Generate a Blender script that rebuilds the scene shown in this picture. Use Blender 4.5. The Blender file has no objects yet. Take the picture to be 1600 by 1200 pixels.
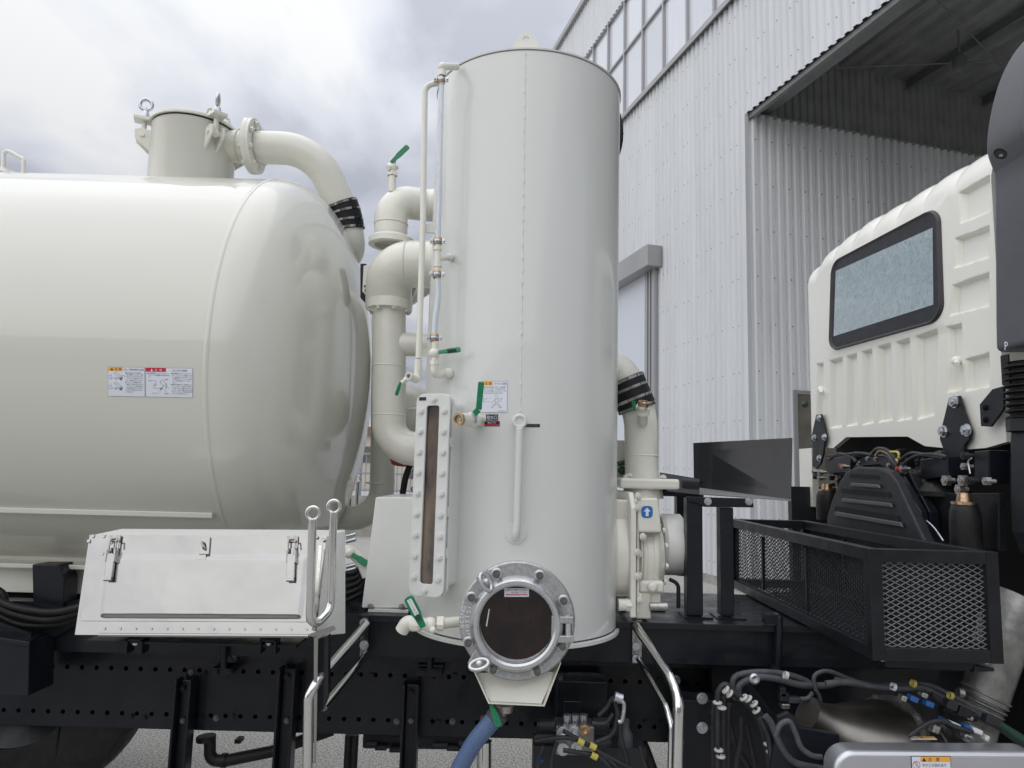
import bpy, math, random
import numpy as np
from mathutils import Vector, Matrix, Quaternion
random.seed(4)
SC = bpy.context.scene
COL = SC.collection
rad = math.radians
V = Vector

# ------------------------------------------------------------------ camera
F = 1109.0
CAMH = 1.8
_th, _ro = rad(7.0), rad(1.5)
_f = V((0, math.cos(_th), math.sin(_th)))
_u0 = V((0, -math.sin(_th), math.cos(_th)))
_r = V((1, 0, 0)) * math.cos(_ro) + _u0 * math.sin(_ro)
_u = V((-1, 0, 0)) * math.sin(_ro) + _u0 * math.cos(_ro)
CAM = V((0, 0, CAMH))
cd = bpy.data.cameras.new('camera')
cd.sensor_width = 36.0
cd.lens = 36.0 * F / 1600.0
cd.clip_start = 0.05
cd.clip_end = 3000
cam = bpy.data.objects.new('camera', cd)
COL.objects.link(cam)
cam.matrix_world = Matrix(((_r.x, _u.x, -_f.x, CAM.x), (_r.y, _u.y, -_f.y, CAM.y), (_r.z, _u.z, -_f.z, CAM.z), (0, 0, 0, 1)))
SC.camera = cam

# ------------------------------------------------------------------ light, sky, exposure
SC.view_settings.view_transform = 'Standard'
SC.view_settings.look = 'None'
SC.view_settings.gamma = 1
SC.view_settings.exposure = 0.0
SC.view_settings.use_curve_mapping = False
SUN_EL, SUN_AZ = rad(50), rad(224)      # azimuth measured clockwise from +Y: behind the camera, to the left
w = bpy.data.worlds.new("World")
SC.world = w
w.use_nodes = True
nt = w.node_tree
nt.nodes.clear()
def N(t, tree=None, **kw):
    n = (tree or nt).nodes.new(t)
    for k, v in kw.items():
        setattr(n, k, v)
    return n
out = N('ShaderNodeOutputWorld')
sky = N('ShaderNodeTexSky', sky_type='NISHITA', sun_disc=False, sun_elevation=SUN_EL, sun_rotation=SUN_AZ, air_density=1.0, dust_density=2.0)
bg1 = N('ShaderNodeBackground'); bg1.inputs[1].default_value = 0.10
nt.links.new(sky.outputs[0], bg1.inputs[0])
tc = N('ShaderNodeTexCoord')
sep = N('ShaderNodeSeparateXYZ'); nt.links.new(tc.outputs['Generated'], sep.inputs[0])
def mth(op, a, b=None, c=None):
    n = N('ShaderNodeMath', operation=op)
    for i, x in enumerate((a, b, c)):
        if x is None: continue
        if isinstance(x, (int, float)): n.inputs[i].default_value = x
        else: nt.links.new(x, n.inputs[i])
    return n.outputs[0]
zz = mth('ADD', mth('MAXIMUM', sep.outputs[2], 0.0), 0.22)
cmb = N('ShaderNodeCombineXYZ')
nt.links.new(mth('DIVIDE', sep.outputs[0], zz), cmb.inputs[0])
nt.links.new(mth('DIVIDE', sep.outputs[1], zz), cmb.inputs[1])
mp = N('ShaderNodeMapping'); mp.inputs['Location'].default_value = (3.1, 1.7, 0.4)
nt.links.new(cmb.outputs[0], mp.inputs[0])
n1 = N('ShaderNodeTexNoise'); n1.inputs['Scale'].default_value = 1.25; n1.inputs['Detail'].default_value = 7; n1.inputs['Roughness'].default_value = 0.5; n1.inputs['Distortion'].default_value = 0.35
nt.links.new(mp.outputs[0], n1.inputs[0])
cr = N('ShaderNodeValToRGB')
e = cr.color_ramp.elements
e[0].position = 0.42; e[0].color = (0.50, 0.525, 0.605, 1)
e[1].position = 0.585; e[1].color = (0.86, 0.875, 0.895, 1)
m_ = e.new(0.50); m_.color = (0.68, 0.71, 0.79, 1)
nt.links.new(n1.outputs[0], cr.inputs[0])
bg2 = N('ShaderNodeBackground')
# overcast sky: brighter towards the zenith (CIE overcast sky)
nt.links.new(mth('MULTIPLY', mth('ADD', mth('MULTIPLY', mth('MAXIMUM', sep.outputs[2], 0.0), 2.0), 1.0), 0.55), bg2.inputs[1])
nt.links.new(cr.outputs[0], bg2.inputs[0])
n2 = N('ShaderNodeTexNoise'); n2.inputs['Scale'].default_value = 0.8; n2.inputs['Detail'].default_value = 4
mp2 = N('ShaderNodeMapping'); mp2.inputs['Location'].default_value = (7.7, 2.2, 3.1)
nt.links.new(cmb.outputs[0], mp2.inputs[0]); nt.links.new(mp2.outputs[0], n2.inputs[0])
mr = N('ShaderNodeMapRange'); mr.inputs[1].default_value = 0.35; mr.inputs[2].default_value = 0.55; mr.inputs[3].default_value = 0.80; mr.inputs[4].default_value = 1.0
nt.links.new(n2.outputs[0], mr.inputs[0])
mx = N('ShaderNodeMixShader')
nt.links.new(mr.outputs[0], mx.inputs[0]); nt.links.new(bg1.outputs[0], mx.inputs[1]); nt.links.new(bg2.outputs[0], mx.inputs[2])
nt.links.new(mx.outputs[0], out.inputs[0])

sl = bpy.data.lights.new('sun', 'SUN'); sl.energy = 1.8; sl.angle = rad(120); sl.color = (1.0, 0.97, 0.93)
sun = bpy.data.objects.new('sun', sl); COL.objects.link(sun)
_sd = V((math.sin(SUN_AZ) * math.cos(SUN_EL), math.cos(SUN_AZ) * math.cos(SUN_EL), math.sin(SUN_EL)))
sun.rotation_euler = _sd.to_track_quat('Z', 'Y').to_euler()
sun.location = (-6, -8, 12)

# ------------------------------------------------------------------ sight lines -> real points
def ray(px, py): return _f + _r * ((px - 800) / F) - _u * ((py - 600) / F)
def P(px, py, Y):
    d = ray(px, py); return CAM + d * (Y / d.y)
def PX(px, py, X):
    d = ray(px, py); return CAM + d * (X / d.x)
def PZ(px, py, Z):
    d = ray(px, py); return CAM + d * ((Z - CAMH) / d.z)
def proj(p):
    q = p - CAM; z = q.dot(_f); return 800 + F * q.dot(_r) / z, 600 - F * q.dot(_u) / z
def PCV(px, py, c, R):          # vertical cylinder
    d = ray(px, py); ox, oy = CAM.x - c[0], CAM.y - c[1]
    a = d.x ** 2 + d.y ** 2; b = 2 * (ox * d.x + oy * d.y); cc = ox * ox + oy * oy - R * R
    D = max(b * b - 4 * a * cc, 0); t = (-b - math.sqrt(D)) / (2 * a)
    p = CAM + d * t; return p, V((p.x - c[0], p.y - c[1], 0)).normalized()
def PCH(px, py, cy, cz, R):     # cylinder along X
    d = ray(px, py); oy, oz = CAM.y - cy, CAM.z - cz
    a = d.y ** 2 + d.z ** 2; b = 2 * (oy * d.y + oz * d.z); cc = oy * oy + oz * oz - R * R
    D = max(b * b - 4 * a * cc, 0); t = (-b - math.sqrt(D)) / (2 * a)
    p = CAM + d * t; return p, V((0, p.y - cy, p.z - cz)).normalized()

# ------------------------------------------------------------------ materials
MATS = {}
def mat(name, col, rough=0.5, metal=0.0, coat=0.0, var=0.0, vscale=3.0, bump=0.0, bscale=40.0, rvar=0.0, spec=0.5, col2=None, stretch=None, bdist=0.002, detail=4, alpha=None, trans=0.0, emit=None):
    m = bpy.data.materials.new(name); m.use_nodes = True
    t = m.node_tree; b = t.nodes['Principled BSDF']
    def I(k, v):
        b.inputs[k].default_value = v
    I('Base Color', (*col, 1)); I('Roughness', rough); I('Metallic', metal); I('Coat Weight', coat); I('Coat Roughness', 0.035); I('Specular IOR Level', spec)
    if trans: I('Transmission Weight', trans)
    tcn = N('ShaderNodeTexCoord', t); mpn = N('ShaderNodeMapping', t)
    t.links.new(tcn.outputs['Object'], mpn.inputs[0])
    if stretch: mpn.inputs['Scale'].default_value = stretch
    if var or col2:
        n = N('ShaderNodeTexNoise', t); n.inputs['Scale'].default_value = vscale; n.inputs['Detail'].default_value = detail; n.inputs['Roughness'].default_value = 0.6
        t.links.new(mpn.outputs[0], n.inputs[0])
        r = N('ShaderNodeValToRGB', t)
        c2 = col2 if col2 else tuple(c * (1 - var) for c in col)
        c1 = col if col2 else tuple(min(c * (1 + var), 0.95) for c in col)
        r.color_ramp.elements[0].position = 0.35; r.color_ramp.elements[0].color = (*c2, 1)
        r.color_ramp.elements[1].position = 0.65; r.color_ramp.elements[1].color = (*c1, 1)
        t.links.new(n.outputs[0], r.inputs[0]); t.links.new(r.outputs[0], b.inputs['Base Color'])
    if rvar:
        n = N('ShaderNodeTexNoise', t); n.inputs['Scale'].default_value = vscale * 2.3; n.inputs['Detail'].default_value = 5
        t.links.new(mpn.outputs[0], n.inputs[0])
        r = N('ShaderNodeMapRange', t); r.inputs[1].default_value = 0.3; r.inputs[2].default_value = 0.7
        r.inputs[3].default_value = max(rough - rvar, 0.02); r.inputs[4].default_value = min(rough + rvar, 1)
        t.links.new(n.outputs[0], r.inputs[0]); t.links.new(r.outputs[0], b.inputs['Roughness'])
    if bump:
        n = N('ShaderNodeTexNoise', t); n.inputs['Scale'].default_value = bscale; n.inputs['Detail'].default_value = 3
        t.links.new(mpn.outputs[0], n.inputs[0])
        bp = N('ShaderNodeBump', t); bp.inputs['Strength'].default_value = bump; bp.inputs['Distance'].default_value = bdist
        t.links.new(n.outputs[0], bp.inputs['Height']); t.links.new(bp.outputs[0], b.inputs['Normal'])
        if coat: t.links.new(bp.outputs[0], b.inputs['Coat Normal'])
    MATS[name] = m
    return m
mat('tank_paint', (0.64, 0.64, 0.575), 0.30, coat=0.8, bump=0.05, bscale=5, bdist=0.01)
mat('column_paint', (0.67, 0.685, 0.665), 0.32, coat=0.55, vscale=1.6, bump=0.07, bscale=5, bdist=0.008)
mat('cream_paint', (0.75, 0.745, 0.67), 0.33, coat=0.5, var=0.03, vscale=9, bump=0.15, bscale=90, bdist=0.001, rvar=0.05)
mat('cab_paint', (0.90, 0.895, 0.82), 0.28, coat=0.6)
mat('box_paint', (0.78, 0.79, 0.76), 0.4, coat=0.3, var=0.03, vscale=4)
mat('frame_black', (0.006, 0.008, 0.013), 0.36, spec=0.3, coat=0.10, var=0.4, vscale=5, bump=0.15, bscale=120, bdist=0.0006, rvar=0.12, col2=(0.012, 0.014, 0.019))
mat('gloss_black', (0.010, 0.011, 0.014), 0.16, coat=0.25, spec=0.4, var=0.2, vscale=3, bump=0.2, bscale=3, bdist=0.01)
mat('satin_black', (0.010, 0.011, 0.014), 0.38, spec=0.35, var=0.3, vscale=8, rvar=0.1)
mat('plastic_dark', (0.019, 0.021, 0.026), 0.5, spec=0.4, var=0.15, vscale=12, bump=0.25, bscale=400, bdist=0.0004, rvar=0.06)
mat('snorkel_plastic', (0.075, 0.08, 0.09), 0.42, var=0.08, vscale=6, bump=0.25, bscale=500, bdist=0.0003)
mat('rubber', (0.010, 0.010, 0.011), 0.5, spec=0.35, var=0.3, vscale=20, rvar=0.1)
mat('cable_black', (0.020, 0.021, 0.025), 0.5, var=0.35, vscale=25, rvar=0.1)
mat('cable_grey', (0.06, 0.064, 0.072), 0.55, var=0.25, vscale=25)
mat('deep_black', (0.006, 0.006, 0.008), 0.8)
mat('stainless', (0.37, 0.37, 0.365), 0.13, metal=1.0, var=0.03, vscale=4, bump=0.35, bscale=3.2, bdist=0.03, rvar=0.05)
mat('chrome_pipe', (0.72, 0.72, 0.71), 0.13, metal=1.0, rvar=0.05, vscale=20)
mat('zinc', (0.55, 0.58, 0.62), 0.34, metal=0.9, var=0.18, vscale=60, rvar=0.1)
mat('bolt_dark', (0.16, 0.15, 0.15), 0.4, metal=0.8, var=0.3, vscale=80)
mat('bolt_steel', (0.42, 0.40, 0.39), 0.38, metal=0.9, var=0.25, vscale=80)
mat('cast_alu', (0.44, 0.45, 0.46), 0.42, metal=0.75, var=0.16, vscale=70, bump=0.6, bscale=260, bdist=0.001, rvar=0.1)
mat('machined_alu', (0.58, 0.59, 0.60), 0.3, metal=0.8, var=0.06, vscale=20, rvar=0.08)
mat('alu_cover', (0.62, 0.64, 0.67), 0.38, metal=0.85, var=0.03, vscale=3, rvar=0.04)
mat('exhaust_alu', (0.25, 0.245, 0.24), 0.42, metal=0.8, var=0.25, vscale=14, bump=0.5, bscale=60, bdist=0.002, rvar=0.1)
mat('dpf_steel', (0.26, 0.245, 0.225), 0.36, metal=0.95, var=0.05, vscale=30)
mat('brass', (0.50, 0.34, 0.20), 0.4, metal=0.9, var=0.25, vscale=70)
mat('copper', (0.55, 0.38, 0.26), 0.3, metal=1.0, var=0.3, vscale=60)
mat('green', (0.004, 0.19, 0.085), 0.42, var=0.15, vscale=60)
mat('dark_green', (0.01, 0.05, 0.03), 0.5)
mat('white_clip', (0.50, 0.50, 0.48), 0.5)
mat('yellow_tape', (0.55, 0.46, 0.10), 0.5)
mat('blue_plastic', (0.02, 0.10, 0.33), 0.4)
mat('red_paint', (0.35, 0.06, 0.02), 0.5)
mat('glass_dark', (0.007, 0.006, 0.007), 0.04, coat=0.1, spec=0.4, var=0.5, vscale=9, col2=(0.028, 0.013, 0.011))
mat('window_brown', (0.20, 0.15, 0.11), 0.12, coat=0.8, var=0.5, vscale=16, col2=(0.045, 0.040, 0.043), stretch=(1, 1, 0.3), detail=9)
mat('vinyl_tube', (0.80, 0.85, 0.93), 0.10, coat=0.8, var=0.05, vscale=9, trans=0.45)
mat('gasket', (0.045, 0.04, 0.045), 0.5, var=0.1, vscale=20)
mat('hose_clear', (0.8, 0.8, 0.8), 0.2)
# stickers
for k, c in dict(st_white=(0.72, 0.75, 0.82), st_orange=(0.85, 0.42, 0.06), st_red=(0.55, 0.02, 0.05), st_black=(0.02, 0.02, 0.025), st_ink=(0.05, 0.05, 0.08),
                 st_blue=(0.02, 0.16, 0.45), st_grey=(0.30, 0.33, 0.40), st_pink=(0.60, 0.12, 0.14), st_silver=(0.70, 0.74, 0.74)).items():
    mat(k, c, 0.4, spec=0.4)
# building
mat('wall_sheet', (0.62, 0.64, 0.665), 0.42, metal=0.15, var=0.06, vscale=0.9, stretch=(3, 3, .25), rvar=0.06)
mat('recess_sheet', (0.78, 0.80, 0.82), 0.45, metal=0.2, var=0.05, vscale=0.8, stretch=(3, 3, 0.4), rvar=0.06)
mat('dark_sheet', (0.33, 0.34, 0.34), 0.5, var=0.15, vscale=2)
mat('steel_grey', (0.20, 0.205, 0.21), 0.55, var=0.12, vscale=2)
mat('alu_frame', (0.40, 0.40, 0.41), 0.4, metal=0.5)
mat('flashing', (0.36, 0.36, 0.36), 0.4, metal=0.4, var=0.06, vscale=1)
mat('window_pane', (0.66, 0.69, 0.76), 0.05, coat=1.0, var=0.05, vscale=0.8, stretch=(6, 6, 0.2), bump=0.1, bscale=1.0, bdist=0.01)
mat('door_sheet', (0.60, 0.64, 0.70), 0.35, coat=0.3)
mat('screw_dark', (0.10, 0.10, 0.11), 0.6)
mat('glass_brown', (0.10, 0.09, 0.07), 0.06, coat=1.0, var=0.5, vscale=1.8, col2=(0.19, 0.18, 0.15))
mat('concrete', (0.30, 0.29, 0.27), 0.8, var=0.15, vscale=6, bump=0.3, bscale=50)
mat('far_wall', (0.50, 0.47, 0.40), 0.8, var=0.08, vscale=0.5)
mat('far_roof', (0.20, 0.14, 0.12), 0.8, var=0.15, vscale=0.5)
mat('fence_blue', (0.26, 0.30, 0.38), 0.5, metal=0.4)
mat('wire', (0.16, 0.18, 0.22), 0.6)
# every sheet and pane came from its own batch: a slightly different tone each
def batch(name, amp):
    t = MATS[name].node_tree; b = t.nodes['Principled BSDF']; src = b.inputs['Base Color'].links[0].from_socket
    oi = N('ShaderNodeObjectInfo', t); r = N('ShaderNodeMapRange', t); r.inputs[3].default_value = 1 - amp; r.inputs[4].default_value = 1 + amp
    x = N('ShaderNodeMix', t, data_type='RGBA', blend_type='MULTIPLY'); x.inputs[0].default_value = 1
    t.links.new(oi.outputs['Random'], r.inputs[0]); t.links.new(src, x.inputs[6]); t.links.new(r.outputs[0], x.inputs[7]); t.links.new(x.outputs[2], b.inputs['Base Color'])
batch('wall_sheet', 0.035); batch('recess_sheet', 0.05); batch('window_pane', 0.08)
# asphalt
m = mat('asphalt', (0.17, 0.165, 0.155), 0.9)
t = m.node_tree; b = t.nodes['Principled BSDF']
tcn = N('ShaderNodeTexCoord', t)
na = N('ShaderNodeTexNoise', t); na.inputs['Scale'].default_value = 75; na.inputs['Detail'].default_value = 5; na.inputs['Roughness'].default_value = 0.75
nb = N('ShaderNodeTexNoise', t); nb.inputs['Scale'].default_value = 0.6; nb.inputs['Detail'].default_value = 6
t.links.new(tcn.outputs['Object'], na.inputs[0]); t.links.new(tcn.outputs['Object'], nb.inputs[0])
r1 = N('ShaderNodeValToRGB', t); r1.color_ramp.elements[0].position = 0.38; r1.color_ramp.elements[0].color = (0.11, 0.108, 0.10, 1); r1.color_ramp.elements[1].position = 0.62; r1.color_ramp.elements[1].color = (0.62, 0.61, 0.57, 1)
t.links.new(na.outputs[0], r1.inputs[0])
mr1 = N('ShaderNodeMapRange', t); mr1.inputs[3].default_value = 0.8; mr1.inputs[4].default_value = 1.15; t.links.new(nb.outputs[0], mr1.inputs[0])
mm = N('ShaderNodeMix', t, data_type='RGBA', blend_type='MULTIPLY'); mm.inputs[0].default_value = 1
t.links.new(r1.outputs[0], mm.inputs[6]); t.links.new(mr1.outputs[0], mm.inputs[7]); t.links.new(mm.outputs[2], b.inputs['Base Color'])
bp = N('ShaderNodeBump', t); bp.inputs['Strength'].default_value = 0.6; bp.inputs['Distance'].default_value = 0.004
t.links.new(na.outputs[0], bp.inputs['Height']); t.links.new(bp.outputs[0], b.inputs['Normal'])
# frosted cab window: pale blue film, speckled
m = mat('cab_glass', (0.33, 0.45, 0.50), 0.10, coat=1.0)
t = m.node_tree; b = t.nodes['Principled BSDF']; tcn = N('ShaderNodeTexCoord', t)
na = N('ShaderNodeTexNoise', t); na.inputs['Scale'].default_value = 26; na.inputs['Detail'].default_value = 10; na.inputs['Roughness'].default_value = 0.75; na.inputs['Distortion'].default_value = 1.5
t.links.new(tcn.outputs['Object'], na.inputs[0])
r1 = N('ShaderNodeValToRGB', t); r1.color_ramp.elements[0].position = 0.30; r1.color_ramp.elements[0].color = (0.20, 0.27, 0.30, 1); r1.color_ramp.elements[1].position = 0.72; r1.color_ramp.elements[1].color = (0.50, 0.60, 0.63, 1)
t.links.new(na.outputs[0], r1.inputs[0]); t.links.new(r1.outputs[0], b.inputs['Base Color'])
# blue braided hose
m = mat('hose_blue', (0.10, 0.18, 0.36), 0.45)
t = m.node_tree; b = t.nodes['Principled BSDF']; tcn = N('ShaderNodeTexCoord', t)
vo = N('ShaderNodeTexVoronoi', t); vo.inputs['Scale'].default_value = 260; t.links.new(tcn.outputs['Object'], vo.inputs[0])
r1 = N('ShaderNodeValToRGB', t); r1.color_ramp.elements[0].color = (0.045, 0.085, 0.20, 1); r1.color_ramp.elements[1].position = 0.6; r1.color_ramp.elements[1].color = (0.11, 0.17, 0.31, 1)
t.links.new(vo.outputs[0], r1.inputs[0]); t.links.new(r1.outputs[0], b.inputs['Base Color'])

# ------------------------------------------------------------------ mesh collector
def basis(ax):
    ax = V(ax).normalized()
    h = V((0, 0, 1)) if abs(ax.z) < 0.9 else V((1, 0, 0))
    x = h.cross(ax).normalized(); return x, ax.cross(x), ax
def fillet(pts, r, n=7):
    pts = [V(p) for p in pts]; res = [pts[0]]
    rs = r if isinstance(r, (list, tuple)) else [r] * len(pts)
    for i in range(1, len(pts) - 1):
        a, b, c = pts[i - 1], pts[i], pts[i + 1]
        d1, d2 = (a - b), (c - b); l1, l2 = d1.length, d2.length
        d1.normalize(); d2.normalize()
        ang = math.acos(max(-1, min(1, d1.dot(d2))))
        if ang > 3.1: res.append(b); continue
        q = min(rs[i] / math.tan(ang / 2), l1 * 0.49, l2 * 0.49)
        rr = q * math.tan(ang / 2)
        p1, p2 = b + d1 * q, b + d2 * q
        cen = b + (d1 + d2).normalized() * (rr / math.sin(ang / 2))
        v1, v2 = (p1 - cen), (p2 - cen)
        tot = v1.angle(v2)
        axn = v1.cross(v2)
        if axn.length < 1e-9: res.append(b); continue
        for k in range(n + 1):
            res.append(cen + Quaternion(axn, tot * k / n) @ v1)
    res.append(pts[-1]); return res
def smooth_path(pts, n=6):
    pts = [V(p) for p in pts]; q = [pts[0] * 2 - pts[1]] + pts + [pts[-1] * 2 - pts[-2]]; res = []
    for i in range(1, len(q) - 2):
        for k in range(n):
            t = k / n; a, b, c, d = q[i - 1], q[i], q[i + 1], q[i + 2]
            res.append(0.5 * ((2 * b) + (c - a) * t + (2 * a - 5 * b + 4 * c - d) * t * t + (3 * b - a - 3 * c + d) * t ** 3))
    res.append(pts[-1]); return res
class M:
    def __init__(s): s.v = []; s.f = []; s.mi = []; s.sm = []
    def add(s, vs, fs, mi=0, sm=False):
        o = len(s.v); s.v.extend(tuple(x) for x in vs)
        for f in fs: s.f.append(tuple(i + o for i in f)); s.mi.append(mi); s.sm.append(sm)
    def pts8(s, p, mi=0):   # p: 4 bottom then 4 top, same order
        s.add(p, [(3, 2, 1, 0), (4, 5, 6, 7), (0, 1, 5, 4), (1, 2, 6, 5), (2, 3, 7, 6), (3, 0, 4, 7)], mi)
        return s
    def box(s, c, size, R=None, mi=0):
        c = V(c); hx, hy, hz = [q / 2 for q in size]; ps = []
        for z in (-hz, hz):
            for x, y in ((-hx, -hy), (hx, -hy), (hx, hy), (-hx, hy)):
                q = V((x, y, z)); ps.append(c + (R @ q if R else q))
        return s.pts8(ps, mi)
    def bb(s, a, b, mi=0):
        a, b = V(a), V(b); return s.box((a + b) / 2, [abs(a[i] - b[i]) for i in range(3)], None, mi)
    def prism(s, poly, ext, mi=0, sm=False):
        poly = [V(p) for p in poly]; n = len(poly); ext = V(ext)
        s.add(poly + [p + ext for p in poly], [tuple(range(n))[::-1], tuple(range(n, 2 * n))], mi)
        s.add(poly + [p + ext for p in poly], [(i, (i + 1) % n, n + (i + 1) % n, n + i) for i in range(n)], mi, sm)
        return s
    def tube(s, pts, r, seg=16, closed=False, caps=True, mi=0, sm=True):
        pts = [V(p) for p in pts]; n = len(pts)
        tg = []
        for i in range(n):
            a = pts[(i - 1) % n] if (closed or i > 0) else pts[i]; b = pts[(i + 1) % n] if (closed or i < n - 1) else pts[i]
            tg.append((b - a).normalized())
        x, y, z = basis(tg[0]); rings = []
        for i in range(n):
            if i: 
                q = tg[i - 1].rotation_difference(tg[i]); x = (q @ x); x = (x - tg[i] * x.dot(tg[i])).normalized()
            y = tg[i].cross(x); ri = r[i] if isinstance(r, (list, tuple)) else r
            rings.append([pts[i] + (x * math.cos(2 * math.pi * k / seg) + y * math.sin(2 * math.pi * k / seg)) * ri for k in range(seg)])
        vs = [p for rg in rings for p in rg]; fs = []
        for i in range(n if closed else n - 1):
            j = (i + 1) % n
            for k in range(seg): fs.append((i * seg + k, i * seg + (k + 1) % seg, j * seg + (k + 1) % seg, j * seg + k))
        s.add(vs, fs, mi, sm)
        if caps and not closed:
            s.add(rings[0], [tuple(range(seg))[::-1]], mi); s.add(rings[-1], [tuple(range(seg))], mi)
        return s
    def lathe(s, prof, o, ax, seg=40, mi=0, sm=True, closed=False):
        o = V(o); x, y, z = basis(ax); vs = []; n = len(prof)
        for r, h in prof:
            for k in range(seg):
                a = 2 * math.pi * k / seg; vs.append(o + z * h + (x * math.cos(a) + y * math.sin(a)) * max(r, 1e-5))
        fs = []
        for i in range(n if closed else n - 1):
            j = (i + 1) % n
            for k in range(seg): fs.append((i * seg + k, i * seg + (k + 1) % seg, j * seg + (k + 1) % seg, j * seg + k))
        s.add(vs, fs, mi, sm)
        return s
    def cyl(s, a, b, r, seg=24, mi=0, r2=None):
        a, b = V(a), V(b); L = (b - a).length; r2 = r if r2 is None else r2
        return s.lathe([(0, 0), (r, 0), (r2, L), (0, L)], a, b - a, seg, mi)
    def ring(s, o, ax, ri, ro, h, seg=40, mi=0):   # flat washer
        return s.lathe([(ri, 0), (ro, 0), (ro, h), (ri, h)], o, ax, seg, mi, closed=True)
    def torus(s, o, ax, R, r, seg=32, sg=12, mi=0):
        return s.lathe([(R + r * math.cos(2 * math.pi * k / sg), r * math.sin(2 * math.pi * k / sg)) for k in range(sg)], o, ax, seg, mi, closed=True)
    def hexa(s, o, ax, r, h, mi=0, washer=True):
        o = V(o); ax = V(ax).normalized()
        if washer: s.cyl(o, o + ax * h * 0.18, r * 1.25, 16, mi)
        x, y, z = basis(ax); a0 = random.random()
        R = [o + ax * h * 0.18 + (x * math.cos(a0 + k * math.pi / 3) + y * math.sin(a0 + k * math.pi / 3)) * r for k in range(6)]
        T = [p + ax * h * 0.66 for p in R]
        s.add(R + T, [tuple(range(6, 12))] + [(i, (i + 1) % 6, 6 + (i + 1) % 6, 6 + i) for i in range(6)], mi)
        s.cyl(o + ax * h * 0.8, o + ax * h * 1.1, r * 0.5, 10, mi)
        return s
    def ball(s, c, r, mi=0, seg=20):
        n = seg // 2
        return s.lathe([(r * math.sin(math.pi * k / n), -r * math.cos(math.pi * k / n)) for k in range(n + 1)], c, (0, 0, 1), seg, mi)
    def build(s, name, mats, parent=None, label=None, bevel=0.0, bseg=2, sharp=38, local=False, kind=None, fixn=True, **props):
        mats = [mats] if isinstance(mats, str) else mats
        A = np.array(s.v, dtype=np.float64); c = (A.min(0) + A.max(0)) / 2
        me = bpy.data.meshes.new(name)
        me.from_pydata([tuple(q) for q in (A - c)], [], s.f)
        for mname in mats: me.materials.append(MATS[mname])
        me.polygons.foreach_set('material_index', s.mi); me.polygons.foreach_set('use_smooth', s.sm)
        if fixn and len(s.f) < 60000:
            import bmesh
            bm = bmesh.new(); bm.from_mesh(me)
            bmesh.ops.remove_doubles(bm, verts=bm.verts, dist=1e-5)
            bmesh.ops.recalc_face_normals(bm, faces=bm.faces); bm.to_mesh(me); bm.free()
        if any(s.sm): me.set_sharp_from_angle(angle=rad(sharp))
        o = bpy.data.objects.new(name, me); COL.objects.link(o)
        put(o, V(c), parent, local)
        if bevel:
            bv = o.modifiers.new('bevel', 'BEVEL'); bv.width = bevel; bv.segments = bseg; bv.limit_method = 'ANGLE'; bv.angle_limit = rad(40)
        if label: o['label'] = label
        if kind: o['kind'] = kind
        for k, v in props.items(): o[k] = v
        return o
def put(o, wpos, parent, local=False):
    wpos = V(wpos)
    if parent is not None:
        o.parent = parent
        if local: o.location = wpos
        else: o.location = wpos - V(parent['wo'])
    else: o.location = wpos
    o['wo'] = tuple(wpos)
def empty(name, loc, label, cat, rz=0.0, **props):
    o = bpy.data.objects.new(name, None); COL.objects.link(o); o.location = loc; o.rotation_euler = (0, 0, rz); o.empty_display_size = 0.2
    o['wo'] = tuple(loc)
    if label: o['label'] = label
    if cat: o['category'] = cat
    for k, v in props.items(): o[k] = v
    return o
def tmpl(m, name, mats):
    o = m.build(name, mats, None); me = o.data; bpy.data.objects.remove(o); return me
def place(me, name, parent, pos, ax=(0, -1, 0), scale=1.0, spin=None, label=None):
    o = bpy.data.objects.new(name, me); COL.objects.link(o); put(o, pos, parent)
    q = V((0, 0, 1)).rotation_difference(V(ax).normalized())
    o.rotation_mode = 'QUATERNION'
    o.rotation_quaternion = q @ Quaternion((0, 0, 1), random.random() * 1.04 if spin is None else spin)
    o.scale = (scale,) * 3 if not isinstance(scale, tuple) else scale
    if label: o['label'] = label
    return o
HEX = {}
def hexbolt(parent, pos, ax, r, mt='cream_paint', name='bolt'):
    if mt not in HEX: HEX[mt] = tmpl(M().hexa((0, 0, 0), (0, 0, 1), 1.0, 0.95), 'bolt', mt)
    h = 0.5 * r
    return place(HEX[mt], name, parent, V(pos) + V(ax).normalized() * h, ax, r)

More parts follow.
